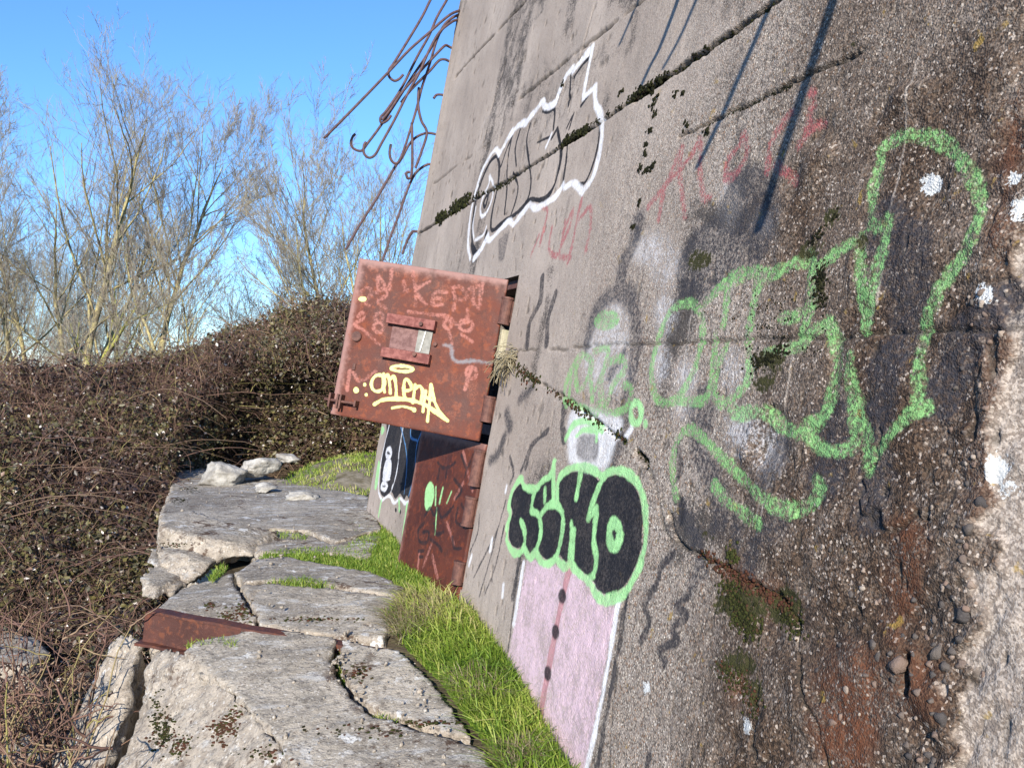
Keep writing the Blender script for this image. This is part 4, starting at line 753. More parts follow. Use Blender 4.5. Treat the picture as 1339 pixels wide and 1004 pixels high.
# near slab: left of the crack, right of the crack
NL = [(236, 850), (256, 836), (315, 825), (372, 822), (437, 831), (431, 858), (441, 885), (461, 908), (488, 933), (550, 951), (622, 972), (650, 1010), (690, 1100), (430, 1100), (392, 1010), (356, 962), (322, 921), (288, 888)]
t = [on_g(x, y) for x, y in NL]; b = [p + dn * 0.6 for p in t]
slab('concrete_slab', t, b, 'large grey near slab left of the open crack', 0.02, seed=10)
lt = [on_g(238, 848, -0.01), on_g(290, 886, -0.01), on_g(324, 920, -0.01), on_g(358, 961, -0.01), on_g(394, 1010, -0.01), on_g(430, 1100, -0.01), at_depth(180, 1110, 3.6), at_depth(150, 1004, 4.1), at_depth(176, 955, 4.3), at_depth(190, 880, 4.6), at_depth(200, 846, 4.75)]
lb = [p + dn * 0.7 for p in lt]
slab('concrete_slab', lt, lb, 'pale sloping broken side of the near slab with moss patches', 0.02, seed=11)
t, b = prism([(446, 834), (475, 839), (524, 847), (560, 882), (587, 915), (610, 945), (622, 966), (552, 946), (494, 929), (468, 905), (450, 882), (441, 858)], 0.5, dz=-0.015)
slab('concrete_slab', t, b, 'sandy slab piece between the open crack and the long grass', 0.018, seed=12)
# leaning block at the left
t = [at_depth(x, y, Y) for x, y, Y in [(160, 822, 5.05), (184, 832, 4.9), (184, 842, 4.9), (168, 878, 4.75), (168, 902, 4.7), (151, 968, 4.5), (132, 1010, 4.35), (110, 1110, 3.9), (30, 1110, 4.2), (62, 1008, 4.7), (82, 960, 4.9), (128, 880, 5.2), (146, 840, 5.2)]]
slab('concrete_block', t, [p + dn * 0.5 + np.array([0.02, 0.05, 0]) for p in t], 'long narrow grey block tilted away from the near slab, at the left edge', 0.02, seed=13)['category'] = 'block'
for pts, lab, sd in (([(-40, 838, 6.2), (10, 826, 6.3), (52, 832, 6.3), (66, 850, 6.0), (40, 866, 5.8), (-40, 872, 5.8)], 'grey rock among the bramble stems at the left picture edge', 14), ([(0, 975, 5.0), (40, 955, 5.1), (66, 975, 4.95), (60, 1020, 4.7), (0, 1030, 4.7)], 'grey rock in the bottom left corner below the brambles', 15)):
    t = [at_depth(*p) for p in pts]; o = slab('rock', t, [p + dn * 0.45 for p in t], lab, 0.02, seed=sd); o['category'] = 'rock'; o['group'] = 'loose rocks and stones'
# white stones on the far slab
for k, (x, y, w, h, Y, lab) in enumerate([(292, 612, 22, 17, 9.6, 'big pale stone on the left of the pair on the far slab'), (334, 604, 20, 13, 9.9, 'white lumpy stone beside the grassy mound'), (375, 592, 12, 6, 10.4, 'white stone half hidden in the grass mound top'), (348, 630, 10, 6, 9.0, 'small pale stone at the foot of the two big stones'), (242, 600, 8, 5, 11.0, 'small grey stone at the far left corner of the far slab'), (395, 640, 14, 8, 8.6, 'crumbling pale stone at the foot of the grassy mound')]):
    c = at_depth(x, y, Y); rad = np.array([w * 1.15, w * 1.15, h * 0.85]) / FPX * Y; c = c - np.array([0, 0, 0.05 + 0.15 * rad[2]]); v = IV; bm = bmesh.new(); bmesh.ops.create_icosphere(bm, subdivisions=4, radius=1.0); q = np.array([p.co for p in bm.verts])
    gk = np.random.default_rng(k + 50); pn = gk.normal(0, 1, (13, 3)); pn /= np.linalg.norm(pn, axis=1, keepdims=True); pd_ = gk.uniform(.62, 1.0, 13); q = q * np.minimum(1.25, (pd_ / np.maximum(q @ pn.T, 0.05)).min(1))[:, None]; q = q * (1 + 0.22 * fbm(q + k * 5, 1.8, 4, k) + 0.14 * fbm(q + k, 7, 3, k))[:, None] * rad * 1.15 + c; F = np.array([[p.index for p in f.verts] for f in bm.faces]); bm.free()
    o = mesh_obj('stone', q, F, bpy.data.materials.get('pale_stone') or mat_plain('pale_stone', (0.24, 0.225, 0.20), (0.44, 0.425, 0.39), 7), None, smooth=True); tag(o, lab, 'stone', 'loose rocks and stones')
gcr = np.random.default_rng(61); cv = []; cf = []
for k in range(420):
    if k < 200: x, y = gcr.uniform(230, 620), gcr.uniform(660, 1000)
    else: x, y = [(334 + gcr.normal(0, 30), 725 + gcr.normal(0, 6)), (450 + gcr.normal(0, 12), 870 + gcr.normal(0, 22)), (300 + gcr.normal(0, 50), 640 + gcr.normal(0, 12)), (560 + gcr.normal(0, 30), 900 + gcr.normal(0, 30))][k % 4]
    if y < 980 and x > 440 + (y - 700) * 0.62: continue
    if x < 330 and y > 705: continue
    rk = 0.003 + 0.011 * gcr.random() ** 3; p = on_g(x, y, 0.004); v = IV * (1 + 0.7 * vn(IV + k * 2.1, 1.7, 4)[:, None]) * rk * gcr.uniform(.6, 1.3, 3); cf.append(IF + len(cv) * len(IV)); cv.append(p + v)
o = mesh_obj('rubble', np.vstack(cv), np.vstack(cf), MSLAB); tag(o, 'small concrete crumbs scattered over the slabs', 'rubble', kind='stuff')
dgx = bpy.context.evaluated_depsgraph_get(); dgx.update()
def hit(x, y):
    r = Vector(ray(x, y)).normalized(); ok, p, n_, *_ = scene.ray_cast(dgx, Vector(CAM), r, distance=20); return np.array(p) if ok else None
gm_ = np.random.default_rng(71); it = []
for x, y, sx, sy, n_, c0, c1 in ((215, 955, 16, 24, 170, .1, .9), (235, 975, 14, 14, 90, .5, 1), (290, 955, 16, 16, 120, .75, 1), (305, 940, 8, 14, 60, .7, 1), (318, 800, 10, 14, 110, .6, 1), (300, 805, 12, 6, 60, .6, 1), (275, 790, 8, 5, 40, .6, 1), (470, 880, 12, 10, 60, .5, 1), (250, 640, 14, 4, 60, 0, .6), (235, 655, 10, 4, 50, 0, .5), (232, 712, 20, 3, 40, .4, 1), (410, 810, 50, 3, 80, .5, 1), (560, 945, 40, 4, 60, .4, 1), (470, 955, 60, 8, 50, .2, .9), (350, 985, 30, 8, 40, .3, 1), (205, 935, 6, 30, 60, .2, .8)):
    for _ in range(n_):
        p = hit(x + gm_.normal(0, sx * .6), y + gm_.normal(0, sy * .6))
        if p is not None and 3 < p[1] < 11: it.append((p, gm_.uniform(.004, .011), gm_.uniform(c0, c1)))
NS, N = N, np.array([0, 0, 1.0]); o = blobs('slab_moss', it, MMOSS, None, 0.45, 9); N = NS; tag(o, 'dark green and brown moss patches on the broken slabs', 'moss')
# rusty beam across the apron
A_, B_ = at_depth(198, 798, 4.72), at_depth(512, 842, 4.46) - np.array([0, 0, 0.045]); axis = (B_ - A_); Lb = np.linalg.norm(axis); ax = axis / Lb; up_ = np.array([0, 0, 1.0]) - ax * ax[2]; up_ /= np.linalg.norm(up_); fr_ = np.cross(ax, up_)
if fr_[1] > 0: fr_ = -fr_
beam = thing('steel_beam', A_ - up_ * 0.16, 'rusty steel channel beam set across the broken slabs', 'beam')
MBEAM = mat_rust('beam_rust', None, 0.85)
def hexbox(name, c0, c1, e, f, parent):          # bar from c0 to c1 with half sections e, f
    bm = bmesh.new(); n = 14; rows = []
    for k in range(n + 1):
        c = c0 + (c1 - c0) * k / n; rows.append([bm.verts.new(c + sx * e + sy * f + up_ * 0.003 * math.sin(k * 1.9)) for sx, sy in ((-1, -1), (1, -1), (1, 1), (-1, 1))])
    for a, b2 in zip(rows[:-1], rows[1:]):
        for k in range(4): bm.faces.new([a[k], a[(k + 1) % 4], b2[(k + 1) % 4], b2[k]])
    bm.faces.new(rows[0][::-1]); bm.faces.new(rows[-1]); bmesh.ops.recalc_face_normals(bm, faces=bm.faces)
    return bm_obj(name, bm, MBEAM, parent)
hexbox('top_flange', A_, B_, fr_ * 0.035, up_ * 0.007, beam)
hexbox('web', A_ - up_ * 0.085 + fr_ * 0.018 - ax * 0.02, B_ - up_ * 0.085 + fr_ * 0.018, fr_ * 0.006, up_ * 0.078, beam)
hexbox('bottom_flange', A_ - up_ * 0.165 + fr_ * 0.03 - ax * 0.04, B_ - up_ * 0.165, fr_ * 0.035, up_ * 0.007, beam)

# ------------------------------------------------------------------ ground
def ground_h(X, Y):
    P = np.stack([X, Y, 0 * X], -1); h = -0.75 + 0.12 * fbm(P, 0.4, 3, 1)
    h = h + 0.95 * sstep(-5.4, -1.2, X + 0.1 * (Y - 8)) * sstep(7.4, 8.8, Y) * sstep(30, 16, Y)
    h = h + 0.7 * sstep(-3.0, -0.5, X) * sstep(7.6, 6.6, Y)
    return h
def warp(n, lim, c=0.0): x = np.linspace(-1, 1, n); return c + np.sign(x) * (np.abs(x) * 10 + (np.abs(x) ** 6) * (lim - 10))
gx = warp(141, 900, -2); gy = warp(141, 900, 8); GX, GY = np.meshgrid(gx, gy); GZ = ground_h(GX, GY) * 1.0
ix = np.arange(GX.size).reshape(GX.shape)
o = mesh_obj('ground', np.stack([GX, GY, GZ], -1), np.stack([ix[:-1, :-1], ix[:-1, 1:], ix[1:, 1:], ix[1:, :-1]], -1).reshape(-1, 4), MGROUND, smooth=True); o['kind'] = 'structure'; o['label'] = 'dark earth and fallen leaves under the brambles'
# soil along the wall
vx = [(-1.2, 7.95), (-0.85, 7.0), (-0.27, 5.12), (0.26, 3.46), (0.95, 1.6)]
def wallx(Y): return np.interp(Y, [1.6, 3.46, 5.12, 7.0, 7.95], [0.95, 0.26, -0.27, -0.85, -1.2])
ys = np.linspace(1.2, 9.2, 90); us = np.linspace(0, 1, 26); YY, UU = np.meshgrid(ys, us); XX = wallx(YY) + 0.25 - UU * np.interp(YY, [4.5, 6, 7.5, 8.5], [1.5, 1.6, 1.8, 1.9])
ZZ = np.vectorize(gz)(YY) - 0.075 + 0.02 * fbm(np.stack([XX, YY, 0 * XX], -1), 3, 3, 2) - 0.10 * sstep(0.45, 0.9, UU); ix = np.arange(XX.size).reshape(XX.shape)
o = mesh_obj('verge', np.stack([XX, YY, ZZ], -1), np.stack([ix[:-1, :-1], ix[1:, :-1], ix[1:, 1:], ix[:-1, 1:]], -1).reshape(-1, 4), MSOIL, smooth=True); o['kind'] = 'structure'; o['label'] = 'dark soil under the grass strip along the wall'
# grassy mound behind the far slab
mx, my = np.meshgrid(np.linspace(-1, 1, 60), np.linspace(-1, 1, 60)); c = at_depth(425, 640, 9.3)
mX = c[0] + 0.12 + mx * 1.0; mY = c[1] + 1.3 + my * 1.7; r_ = np.sqrt(mx ** 2 + my ** 2); mZ = 0.18 + 0.32 * np.clip(1 - r_ ** 2.2, -0.5, 1) + 0.08 * fbm(np.stack([mX, mY, 0 * mX], -1), 2.4, 4, 3)
ix = np.arange(mX.size).reshape(mX.shape); o = mesh_obj('mound', np.stack([mX, mY, mZ], -1), np.stack([ix[:-1, :-1], ix[:-1, 1:], ix[1:, 1:], ix[1:, :-1]], -1).reshape(-1, 4), mat_plain('mound_earth', (0.10, 0.085, 0.05), (0.25, 0.22, 0.17), 5), smooth=True); o['kind'] = 'structure'; o['label'] = 'low earth mound at the end of the far slab'

# ------------------------------------------------------------------ grass
def blades(name, roots, hgt, wid, mat, lean=0.5, seed=0, rnd=None, label=None, cat=None, sway=None):
    g_ = np.random.default_rng(seed); m = len(roots); an = g_.uniform(0, 2 * np.pi, m); hgt = np.broadcast_to(hgt, (m,)) * g_.uniform(.55, 1.25, m); ln = np.abs(g_.normal(lean, lean * 0.6, m)) * hgt
    dr = np.stack([np.cos(an), np.sin(an), 0 * an], -1); 
    if sway is not None: dr = dr + np.array(sway); dr /= np.linalg.norm(dr, axis=1, keepdims=True) + 1e-6
    ts = np.array([0, 0.4, 0.75, 1.0]); C = roots[:, None] + dr[:, None] * (ln[:, None] * ts ** 2)[..., None] + np.array([0, 0, 1.0]) * (hgt[:, None] * (ts - 0.28 * np.minimum(1.5, ln / hgt)[:, None] * ts ** 2))[..., None]
    sd = np.stack([-np.sin(an), np.cos(an), 0 * an], -1); sd = sd * 0.6 + g_.normal(0, 0.4, (m, 3)) * [1, 1, 0.2]; sd /= np.linalg.norm(sd, axis=1, keepdims=True); w = wid * np.array([1.0, 0.85, 0.55, 0.08])
    V = np.stack([C - sd[:, None] * w[:, None] , C + sd[:, None] * w[:, None]], 2).reshape(-1, 3); ix = np.arange(m * 8).reshape(m, 4, 2)
    F = np.stack([ix[:, :-1, 0], ix[:, :-1, 1], ix[:, 1:, 1], ix[:, 1:, 0]], -1).reshape(-1, 4); rv = g_.beta(1.6, 2.4, m) if rnd is None else rnd
    o = mesh_obj(name, V, F, mat, None, {'rnd': np.repeat(np.clip(rv, 0, 1), 8)}); o['kind'] = 'stuff'
    if label: o['label'] = label
    if cat: o['category'] = cat
    return o
def in_poly(P, poly):
    poly = np.array(poly); x, y = P[:, 0], P[:, 1]; ins = np.zeros(len(P), bool)
    for a, b in zip(poly, np.roll(poly, -1, axis=0)):
        c = (a[1] > y) != (b[1] > y); ins ^= c & (x < (b[0] - a[0]) * (y - a[1]) / (b[1] - a[1] + 1e-12) + a[0])
    return ins
def scatter(px, n, dz=-0.05, seed=0):
    g_ = np.random.default_rng(seed); poly = np.array([on_g(x, y)[:2] for x, y in px]); lo, hi = poly.min(0), poly.max(0); out = []
    while sum(map(len, out)) < n:
        q = g_.uniform(lo, hi, (n * 2, 2)); out.append(q[in_poly(q, poly)])
    q = np.vstack(out)[:n]; z = np.array([gz(y) for y in q[:, 1]]) + dz; return np.column_stack([q, z])
G1 = [(455, 682), (500, 668), (520, 705), (545, 740), (575, 765), (530, 768), (486, 748), (436, 737), (378, 728), (338, 728), (346, 718), (400, 712), (445, 712), (470, 700)]
G2 = [(500, 802), (520, 782), (545, 768), (612, 782), (655, 845), (705, 920), (768, 1030), (690, 1060), (655, 1004), (628, 950), (576, 878), (540, 845)]
r1 = scatter(G1, 13000, seed=1); blades('grass', r1, 0.045, 0.0034, MGRASS, 0.5, 1, np.random.default_rng(1).beta(1.4, 3.0, len(r1)), 'short bright green grass by the far end of the wall', 'grass')
r2 = scatter(G2, 17000, seed=2); r2b = scatter(G2, 4200, seed=3); r2 = r2[fbm(r2, 3.5, 3, 41) + 1.2 * (wallx(r2[:, 1]) - r2[:, 0] < 0.45) > -0.02]
f2 = np.clip(fbm(r2, 2.2, 3, 4) * 0.7 + 0.36 + np.random.default_rng(2).normal(0, .14, len(r2)), 0, 1)
blades('grass', r2, 0.022 + 0.04 * sstep(-0.4, 0.4, fbm(r2, 3.0, 3, 77)), 0.0032, MGRASS, 0.6, 2, f2, 'thick green turf along the foot of the near wall', 'grass')
r2b = r2b[fbm(r2b, 3.2, 3, 43) + 0.9 * (wallx(r2b[:, 1]) - r2b[:, 0] < 0.30) > -0.05]; wd = np.clip(1 - np.abs(r2b[:, 0] - wallx(r2b[:, 1]) + 0.22) / 0.40, 0.15, 1); f3 = np.clip(fbm(r2b, 2.6, 3, 6) * 0.8 + 0.52 + np.random.default_rng(3).normal(0, .16, len(r2b)), 0, 1)
blades('grass', r2b, 0.04 + 0.09 * wd, 0.0034, MGRASS, 0.85, 3, f3, 'long arching yellow green grass against the painted wall', 'grass', (-0.5, -0.35, 0))
# straw patch, crack tufts, mound grass, dead tuft on the wall
rs = np.vstack([scatter([(505, 800), (540, 772), (590, 785), (570, 815), (520, 830)], 1500, seed=5), scatter([(590, 880), (640, 870), (660, 900), (620, 915)], 500, seed=6), scatter([(660, 985), (690, 960), (700, 985), (670, 1004)], 500, seed=7)])
blades('dry_grass', rs, 0.10, 0.0024, MSTRAW, 1.1, 5, None, 'straw coloured dead grass lying in the wall side strip', 'grass', (-0.6, -0.3, 0))
rc = np.vstack([scatter([(444, 838), (470, 846), (462, 872), (450, 880), (442, 858)], 500, -0.08, 8), scatter([(486, 928), (500, 930), (520, 940), (500, 942)], 160, -0.05, 9), scatter([(272, 752), (290, 735), (296, 742), (278, 756)], 250, -0.03, 10), scatter([(350, 700), (358, 692), (405, 697), (400, 702)], 200, -0.03, 11), scatter([(345, 757), (400, 753), (440, 764), (400, 764)], 450, -0.03, 12), scatter([(240, 838), (300, 832), (310, 838), (250, 846)], 160, -0.03, 13), scatter([(290, 845), (310, 838), (306, 848)], 60, -0.02, 14)])
blades('crack_grass', rc, 0.045, 0.0026, MGRASS, 0.6, 7, np.random.default_rng(9).beta(1.6, 2.6, len(rc)), 'small green tufts growing in the cracks between the slabs', 'grass')
gm = np.random.default_rng(21); k = gm.integers(0, mX.size, 9000); rm = np.column_stack([mX.ravel()[k] + gm.normal(0, .02, 9000), mY.ravel()[k] + gm.normal(0, .02, 9000), mZ.ravel()[k] - 0.01])
fm = fbm(rm, 1.6, 3, 8); keep = (fm > -0.42) & (rm[:, 2] > 0.25); rm = rm[keep]; blades('mound_grass', rm, 0.06, 0.005, MGRASS, 0.7, 8, np.clip(0.40 + 0.6 * fbm(rm, 3, 3, 9) + gm.normal(0, .18, len(rm)), 0, 1), 'mossy olive grass covering the low mound', 'grass')
tuft = thing('dead_grass_tuft', wp(-0.01, 0.35, 0.05), 'pale dead grass tuft hanging over the door hinge', 'grass tuft'); g_ = np.random.default_rng(4); m = 110
r0 = wall_point(672, 470) + g_.normal(0, .025, (m, 3)) + N * 0.0; tip = r0 + N * g_.uniform(.0, .09, (m, 1)) + U * g_.normal(-.06, .05, (m, 1)) + dv * g_.normal(.06, .06, (m, 1)); mid = 0.5 * (r0 + tip) + N * 0.03 + U * 0.03 + g_.normal(0, .02, (m, 3))
ts = np.linspace(0, 1, 6)[None, :, None]; P = (1 - ts) ** 2 * r0[:, None] + 2 * ts * (1 - ts) * mid[:, None] + ts ** 2 * tip[:, None]; V, F = tubes(P, 0.0022, 3)
mesh_obj('dead_blades', V, F, MSTRAW, tuft, {'rnd': np.repeat(g_.uniform(0.3, 1, m), 18)})['kind'] = 'stuff'

# ------------------------------------------------------------------ brambles
def slab_left(Y): return np.interp(Y, [3.0, 3.6, 4.4, 5.2, 5.9, 6.6, 10.5, 11.6, 12.4], [-1.75, -1.9, -2.05, -2.35, -2.45, -2.62, -3.85, -3.6, 3.0])
def ridge(X): return np.interp(X, [-14, -7, -5.6, -4.6, -3.9, -3.2, -2.4, -1.5, 2], [1.25, 1.35, 1.5, 1.75, 2.05, 2.25, 2.35, 2.4, 2.4])
def ridY(X): return np.interp(X, [-8, -5.6, -4.4, -3.5, 0], [10.0, 10.8, 12.0, 13.2, 13.6])
def canopy(X, Y):
    P = np.stack([X, Y, 0 * X], -1); R = ridY(X); zr = ridge(X) + 0.42 * fbm(P, 0.7, 4, 2)
    f = np.clip((Y - 3.7) / (R - 3.7), 0, 1); z = np.interp(f, [0, .2, .37, .5, 1], [-0.7, -0.45, -0.2, 0.1, 0.1])
    z = np.where(f < .5, z, 0.1 + (zr - 0.1) * np.clip((f - .5) / .5, 0, 1) ** 0.8)
    z = z - 0.5 * np.clip((Y - R - 1.2) / 2.0, 0, 1.6) + 0.22 * fbm(P, 1.7, 3, 7) + 0.12 * fbm(P, 4.5, 2, 8); e_ = np.clip((X - slab_left(Y) + 1.3) / 1.3, 0, 1); return z - (0.45 * np.clip(z + 0.4, 0, 3)) * e_ ** 2 * sstep(11.2, 8.5, Y)

def br_pts(n, seed, ylo=3.8, yhi=15.5, pad=0.0):
    g_ = np.random.default_rng(seed); out = []
    c = 0
    while c < n:
        Y = ylo + (yhi - ylo) * g_.random(n) ** 0.85; X = g_.uniform(-0.62, 0.02, n) * Y - 0.3; ok = X < slab_left(Y) - pad; out.append(np.column_stack([X, Y])[ok]); c += ok.sum()
    return np.vstack(out)[:n], g_
def leaf_mesh(C, size, g_, rnd):
    m = len(C); a = g_.normal(0, 1, (m, 3)); a /= np.linalg.norm(a, axis=1, keepdims=True); nrm = g_.normal(0, 0.7, (m, 3)) + [-0.1, -0.45, 0.75]; nrm /= np.linalg.norm(nrm, axis=1, keepdims=True)
    a = a - (a * nrm).sum(1, keepdims=True) * nrm; a /= np.linalg.norm(a, axis=1, keepdims=True); b = np.cross(nrm, a); s = size[:, None]
    V = np.stack([C, C + a * s * 0.5 + b * s * 0.36 + nrm * s * 0.12, C + a * s * 1.05 - nrm * s * 0.05, C + a * s * 0.5 - b * s * 0.36 + nrm * s * 0.12], 1).reshape(-1, 3)
    ix = np.arange(m * 4).reshape(m, 4); F = np.vstack([ix[:, [0, 1, 2]], ix[:, [0, 2, 3]]]); return V, F, np.repeat(rnd, 4)
q, g_ = br_pts(42000, 5); q = q[fbm(np.column_stack([q, 0 * q[:, 0]]), 2.3, 3, 55) > -0.22]; dpt = np.abs(g_.normal(0, 0.24, len(q))); z = canopy(q[:, 0], q[:, 1]) - dpt + 0.05
ncl = 13000; Xc = g_.uniform(-4.7, 0.8, ncl); Yc = 12.25 + np.abs(g_.normal(0, .3, ncl)); Zc = g_.uniform(0.1, 1, ncl) * canopy(Xc, Yc + 0.5); Yc = Yc + (Zc / 2.2) ** 2 * 0.7
ne = 7000; Ye = g_.uniform(4.2, 12.2, ne); Xe = slab_left(Ye) - np.abs(g_.normal(0, .16, ne)) - 0.02; Ze = -0.6 + (canopy(Xe, Ye) + 0.6) * g_.random(ne)
base_ = np.vstack([np.column_stack([q, z]), np.column_stack([Xc, Yc, Zc]), np.column_stack([Xe, Ye, Ze])]); q = base_[:, :2]; C = np.repeat(base_, 4, axis=0) + g_.normal(0, 0.035, (len(q) * 4, 3)); sz = 0.018 + 0.045 * g_.random(len(C)) ** 1.6 * (0.75 + C[:, 1] / 22)
pt = np.repeat(np.clip(0.43 + 0.62 * fbm(base_, 0.9, 3, 12) + 0.14 * fbm(base_, 4, 2, 13), 0.02, 0.9), 4); rv = np.clip(pt + g_.normal(0, 0.15, len(C)), 0, 0.93); pl = g_.random(len(C)) < 0.030; rv[pl] = 1.0; sz[pl] *= 0.7  # few near-white leaves: pale undersides plus sun glints put into the colour
V, F, A = leaf_mesh(C, sz, g_, rv)
bram = thing('bramble_thicket', (-4.5, 9, -0.7), 'wide tangled thicket of dark purple brown brambles left of the slabs', 'brambles'); bram['kind'] = 'stuff'
mesh_obj('leaves', V, F, MLEAF, bram, {'rnd': A})['kind'] = 'stuff'
def canes(q, g_, length, rad, rise, n=9, droop=1.0, dark=(0, .8)):
    m = len(q); z = canopy(q[:, 0], q[:, 1]); st = np.column_stack([q, z - g_.uniform(.05, .45, m)]); an = g_.uniform(0, 2 * np.pi, m); Ln = length * g_.uniform(.5, 1.3, m); d = np.stack([np.cos(an), np.sin(an), 0 * an], -1); t = np.linspace(0, 1, n)[None, :, None]
    rs = (rise * g_.uniform(.3, 1.2, m))[:, None, None]; P = st[:, None] + d[:, None] * Ln[:, None, None] * t + np.array([0, 0, 1.0]) * (rs * 4 * t * (1 - t * droop) * 0.6 - 0.0)
    P = P + np.cumsum(g_.normal(0, 0.012, P.shape), axis=1); R = rad * g_.uniform(.6, 1.3, (m, 1)) * np.linspace(1, .35, n)[None]; V, F = tubes(P, R, 3); return V, F, np.repeat(g_.uniform(*dark, m), n * 3)
def merge(parts):
    V = []; F = []; A = []; o = 0
    for v, f, a in parts: V.append(v); F.append(f + o); A.append(a); o += len(v)
    return np.vstack(V), np.vstack(F), np.concatenate(A)
qa, ga = br_pts(4500, 31); pa = canes(qa, ga, 0.6, 0.0040, 0.34); qb, gb = br_pts(1100, 32, 3.6, 7.0, 0.0); pb = canes(qb, gb, 0.55, 0.0038, 0.30, dark=(.2, 1)); qc, gc_ = br_pts(260, 33, 5, 13, 0.2); pc_ = canes(qc, gc_, 1.7, 0.0062, 0.5, 12, 1.0, (.3, .8))
qd, gd = br_pts(26000, 35, 4.6, 15); pd = canes(qd, gd, 0.20, 0.0027, 0.22, 5, 0.7, (0, 1))
ke = np.column_stack([Xc, Yc])[:3500]; pe_ = canes(ke, g_, 0.5, 0.0042, 0.3, 7); sh = np.repeat(Zc[:3500] - canopy(ke[:, 0], ke[:, 1]), 21); pe_[0][:, 2] += sh
kf = np.column_stack([Xe - 0.1, Ye])[:2600]; pf = canes(kf, g_, 0.4, 0.0036, 0.2, 7, dark=(.1, 1)); pf[0][:, 2] += np.repeat(Ze[:2600] - canopy(kf[:, 0], kf[:, 1]), 21); kk_ = pf[0][:, 0] > slab_left(pf[0][:, 1]) + 0.12; pf[0][kk_, 0] = slab_left(pf[0][kk_, 1]) + 0.10
V, F, A = merge([pa, pb, pc_, pd, pe_, pf]); mesh_obj('canes', V, F, MCANE, bram, {'rnd': A})['kind'] = 'stuff'
gsh = np.random.default_rng(91); Xs = gsh.uniform(-8, 0.3, 900); Ys = ridY(Xs) + gsh.normal(-.5, .9, 900); Zs = canopy(Xs, Ys) - 0.1; tt_ = np.linspace(0, 1, 7)[None, :, None]; ds = gsh.normal(0, .35, (900, 1, 3)) * [1, 1, 0]
hs = gsh.uniform(.12, .6, (900, 1, 1)); Ps = np.column_stack([Xs, Ys, Zs])[:, None] + hs * (tt_ * [0, 0, 1.0] + ds * tt_ ** 1.6 * 1.3 - tt_ ** 3 * [0, 0, .3]) + np.cumsum(gsh.normal(0, .008, (900, 7, 3)), 1)
V, F = tubes(Ps, np.linspace(.0042, .0022, 7)[None] * gsh.uniform(.7, 1.3, (900, 1)), 3); mesh_obj('shoots', V, F, MCANE, bram, {'rnd': np.repeat(gsh.uniform(.1, 1, 900), 21)})['kind'] = 'stuff'
k_ = gsh.integers(0, 900, 5000); j_ = gsh.integers(1, 7, 5000); V, F, A = leaf_mesh(Ps[k_, j_], gsh.uniform(.018, .04, 5000), gsh, np.clip(gsh.normal(.45, .22, 5000), 0, .95)); mesh_obj('shoot_leaves', V, F, MLEAF, bram, {'rnd': A})['kind'] = 'stuff'
# added dark hull below the leaf layer, standing in for the thicket's shaded inside
ix_, iy_ = np.meshgrid(np.linspace(-9.5, 0.6, 160), np.linspace(4.2, 16, 160)); kz = canopy(ix_, iy_) - 0.42 + 0.12 * fbm(np.stack([ix_, iy_, 0 * ix_], -1), 3, 3, 9); kz = np.where(ix_ > slab_left(iy_ - 0.8) - 0.35, -0.9, kz); kz = np.maximum(kz, -0.9)
ix = np.arange(ix_.size).reshape(ix_.shape); mesh_obj('underlayer', np.stack([ix_, iy_, kz], -1), np.stack([ix[:-1, :-1], ix[:-1, 1:], ix[1:, 1:], ix[1:, :-1]], -1).reshape(-1, 4), mat_plain('inner_shade', (0.022, 0.014, 0.010), (0.055, 0.040, 0.026), 9), bram, smooth=True)
# upright bare stems at the lower left
gs_ = np.random.default_rng(41); stems = []
for k in range(130):
    Y = gs_.uniform(3.7, 5.2); X = gs_.uniform(-0.60, -0.44) * Y + gs_.normal(0, .05)
    if X > slab_left(Y) - 0.05: continue
    n = 8; b0 = np.array([X, Y, -0.55]); hgt = gs_.uniform(.25, .85); ln_ = gs_.normal(0, .22, 2); t = np.linspace(0, 1, n)[:, None]
    P = b0 + np.hstack([t * ln_[0] + 0.1 * t ** 2 * gs_.normal(), t * ln_[1], t * hgt]) + np.cumsum(gs_.normal(0, .010, (n, 3)), 0); stems.append(P)
    for _ in range(4):
        j = gs_.integers(2, n); d = gs_.normal(0, 1, 3) * [1, 1, .6] + [0, 0, .5]; d /= np.linalg.norm(d); stems.append(P[j] + d * np.linspace(0, gs_.uniform(.08, .3), n)[:, None] + np.cumsum(gs_.normal(0, .006, (n, 3)), 0))
V, F = tubes(np.array(stems), np.linspace(.0062, .0022, 8)[None] * gs_.uniform(.6, 1.2, (len(stems), 1)), 4); mesh_obj('bare_stems', V, F, MCANE, bram, {'rnd': np.repeat(gs_.uniform(.15, 1, len(stems)), 32)})['kind'] = 'stuff'

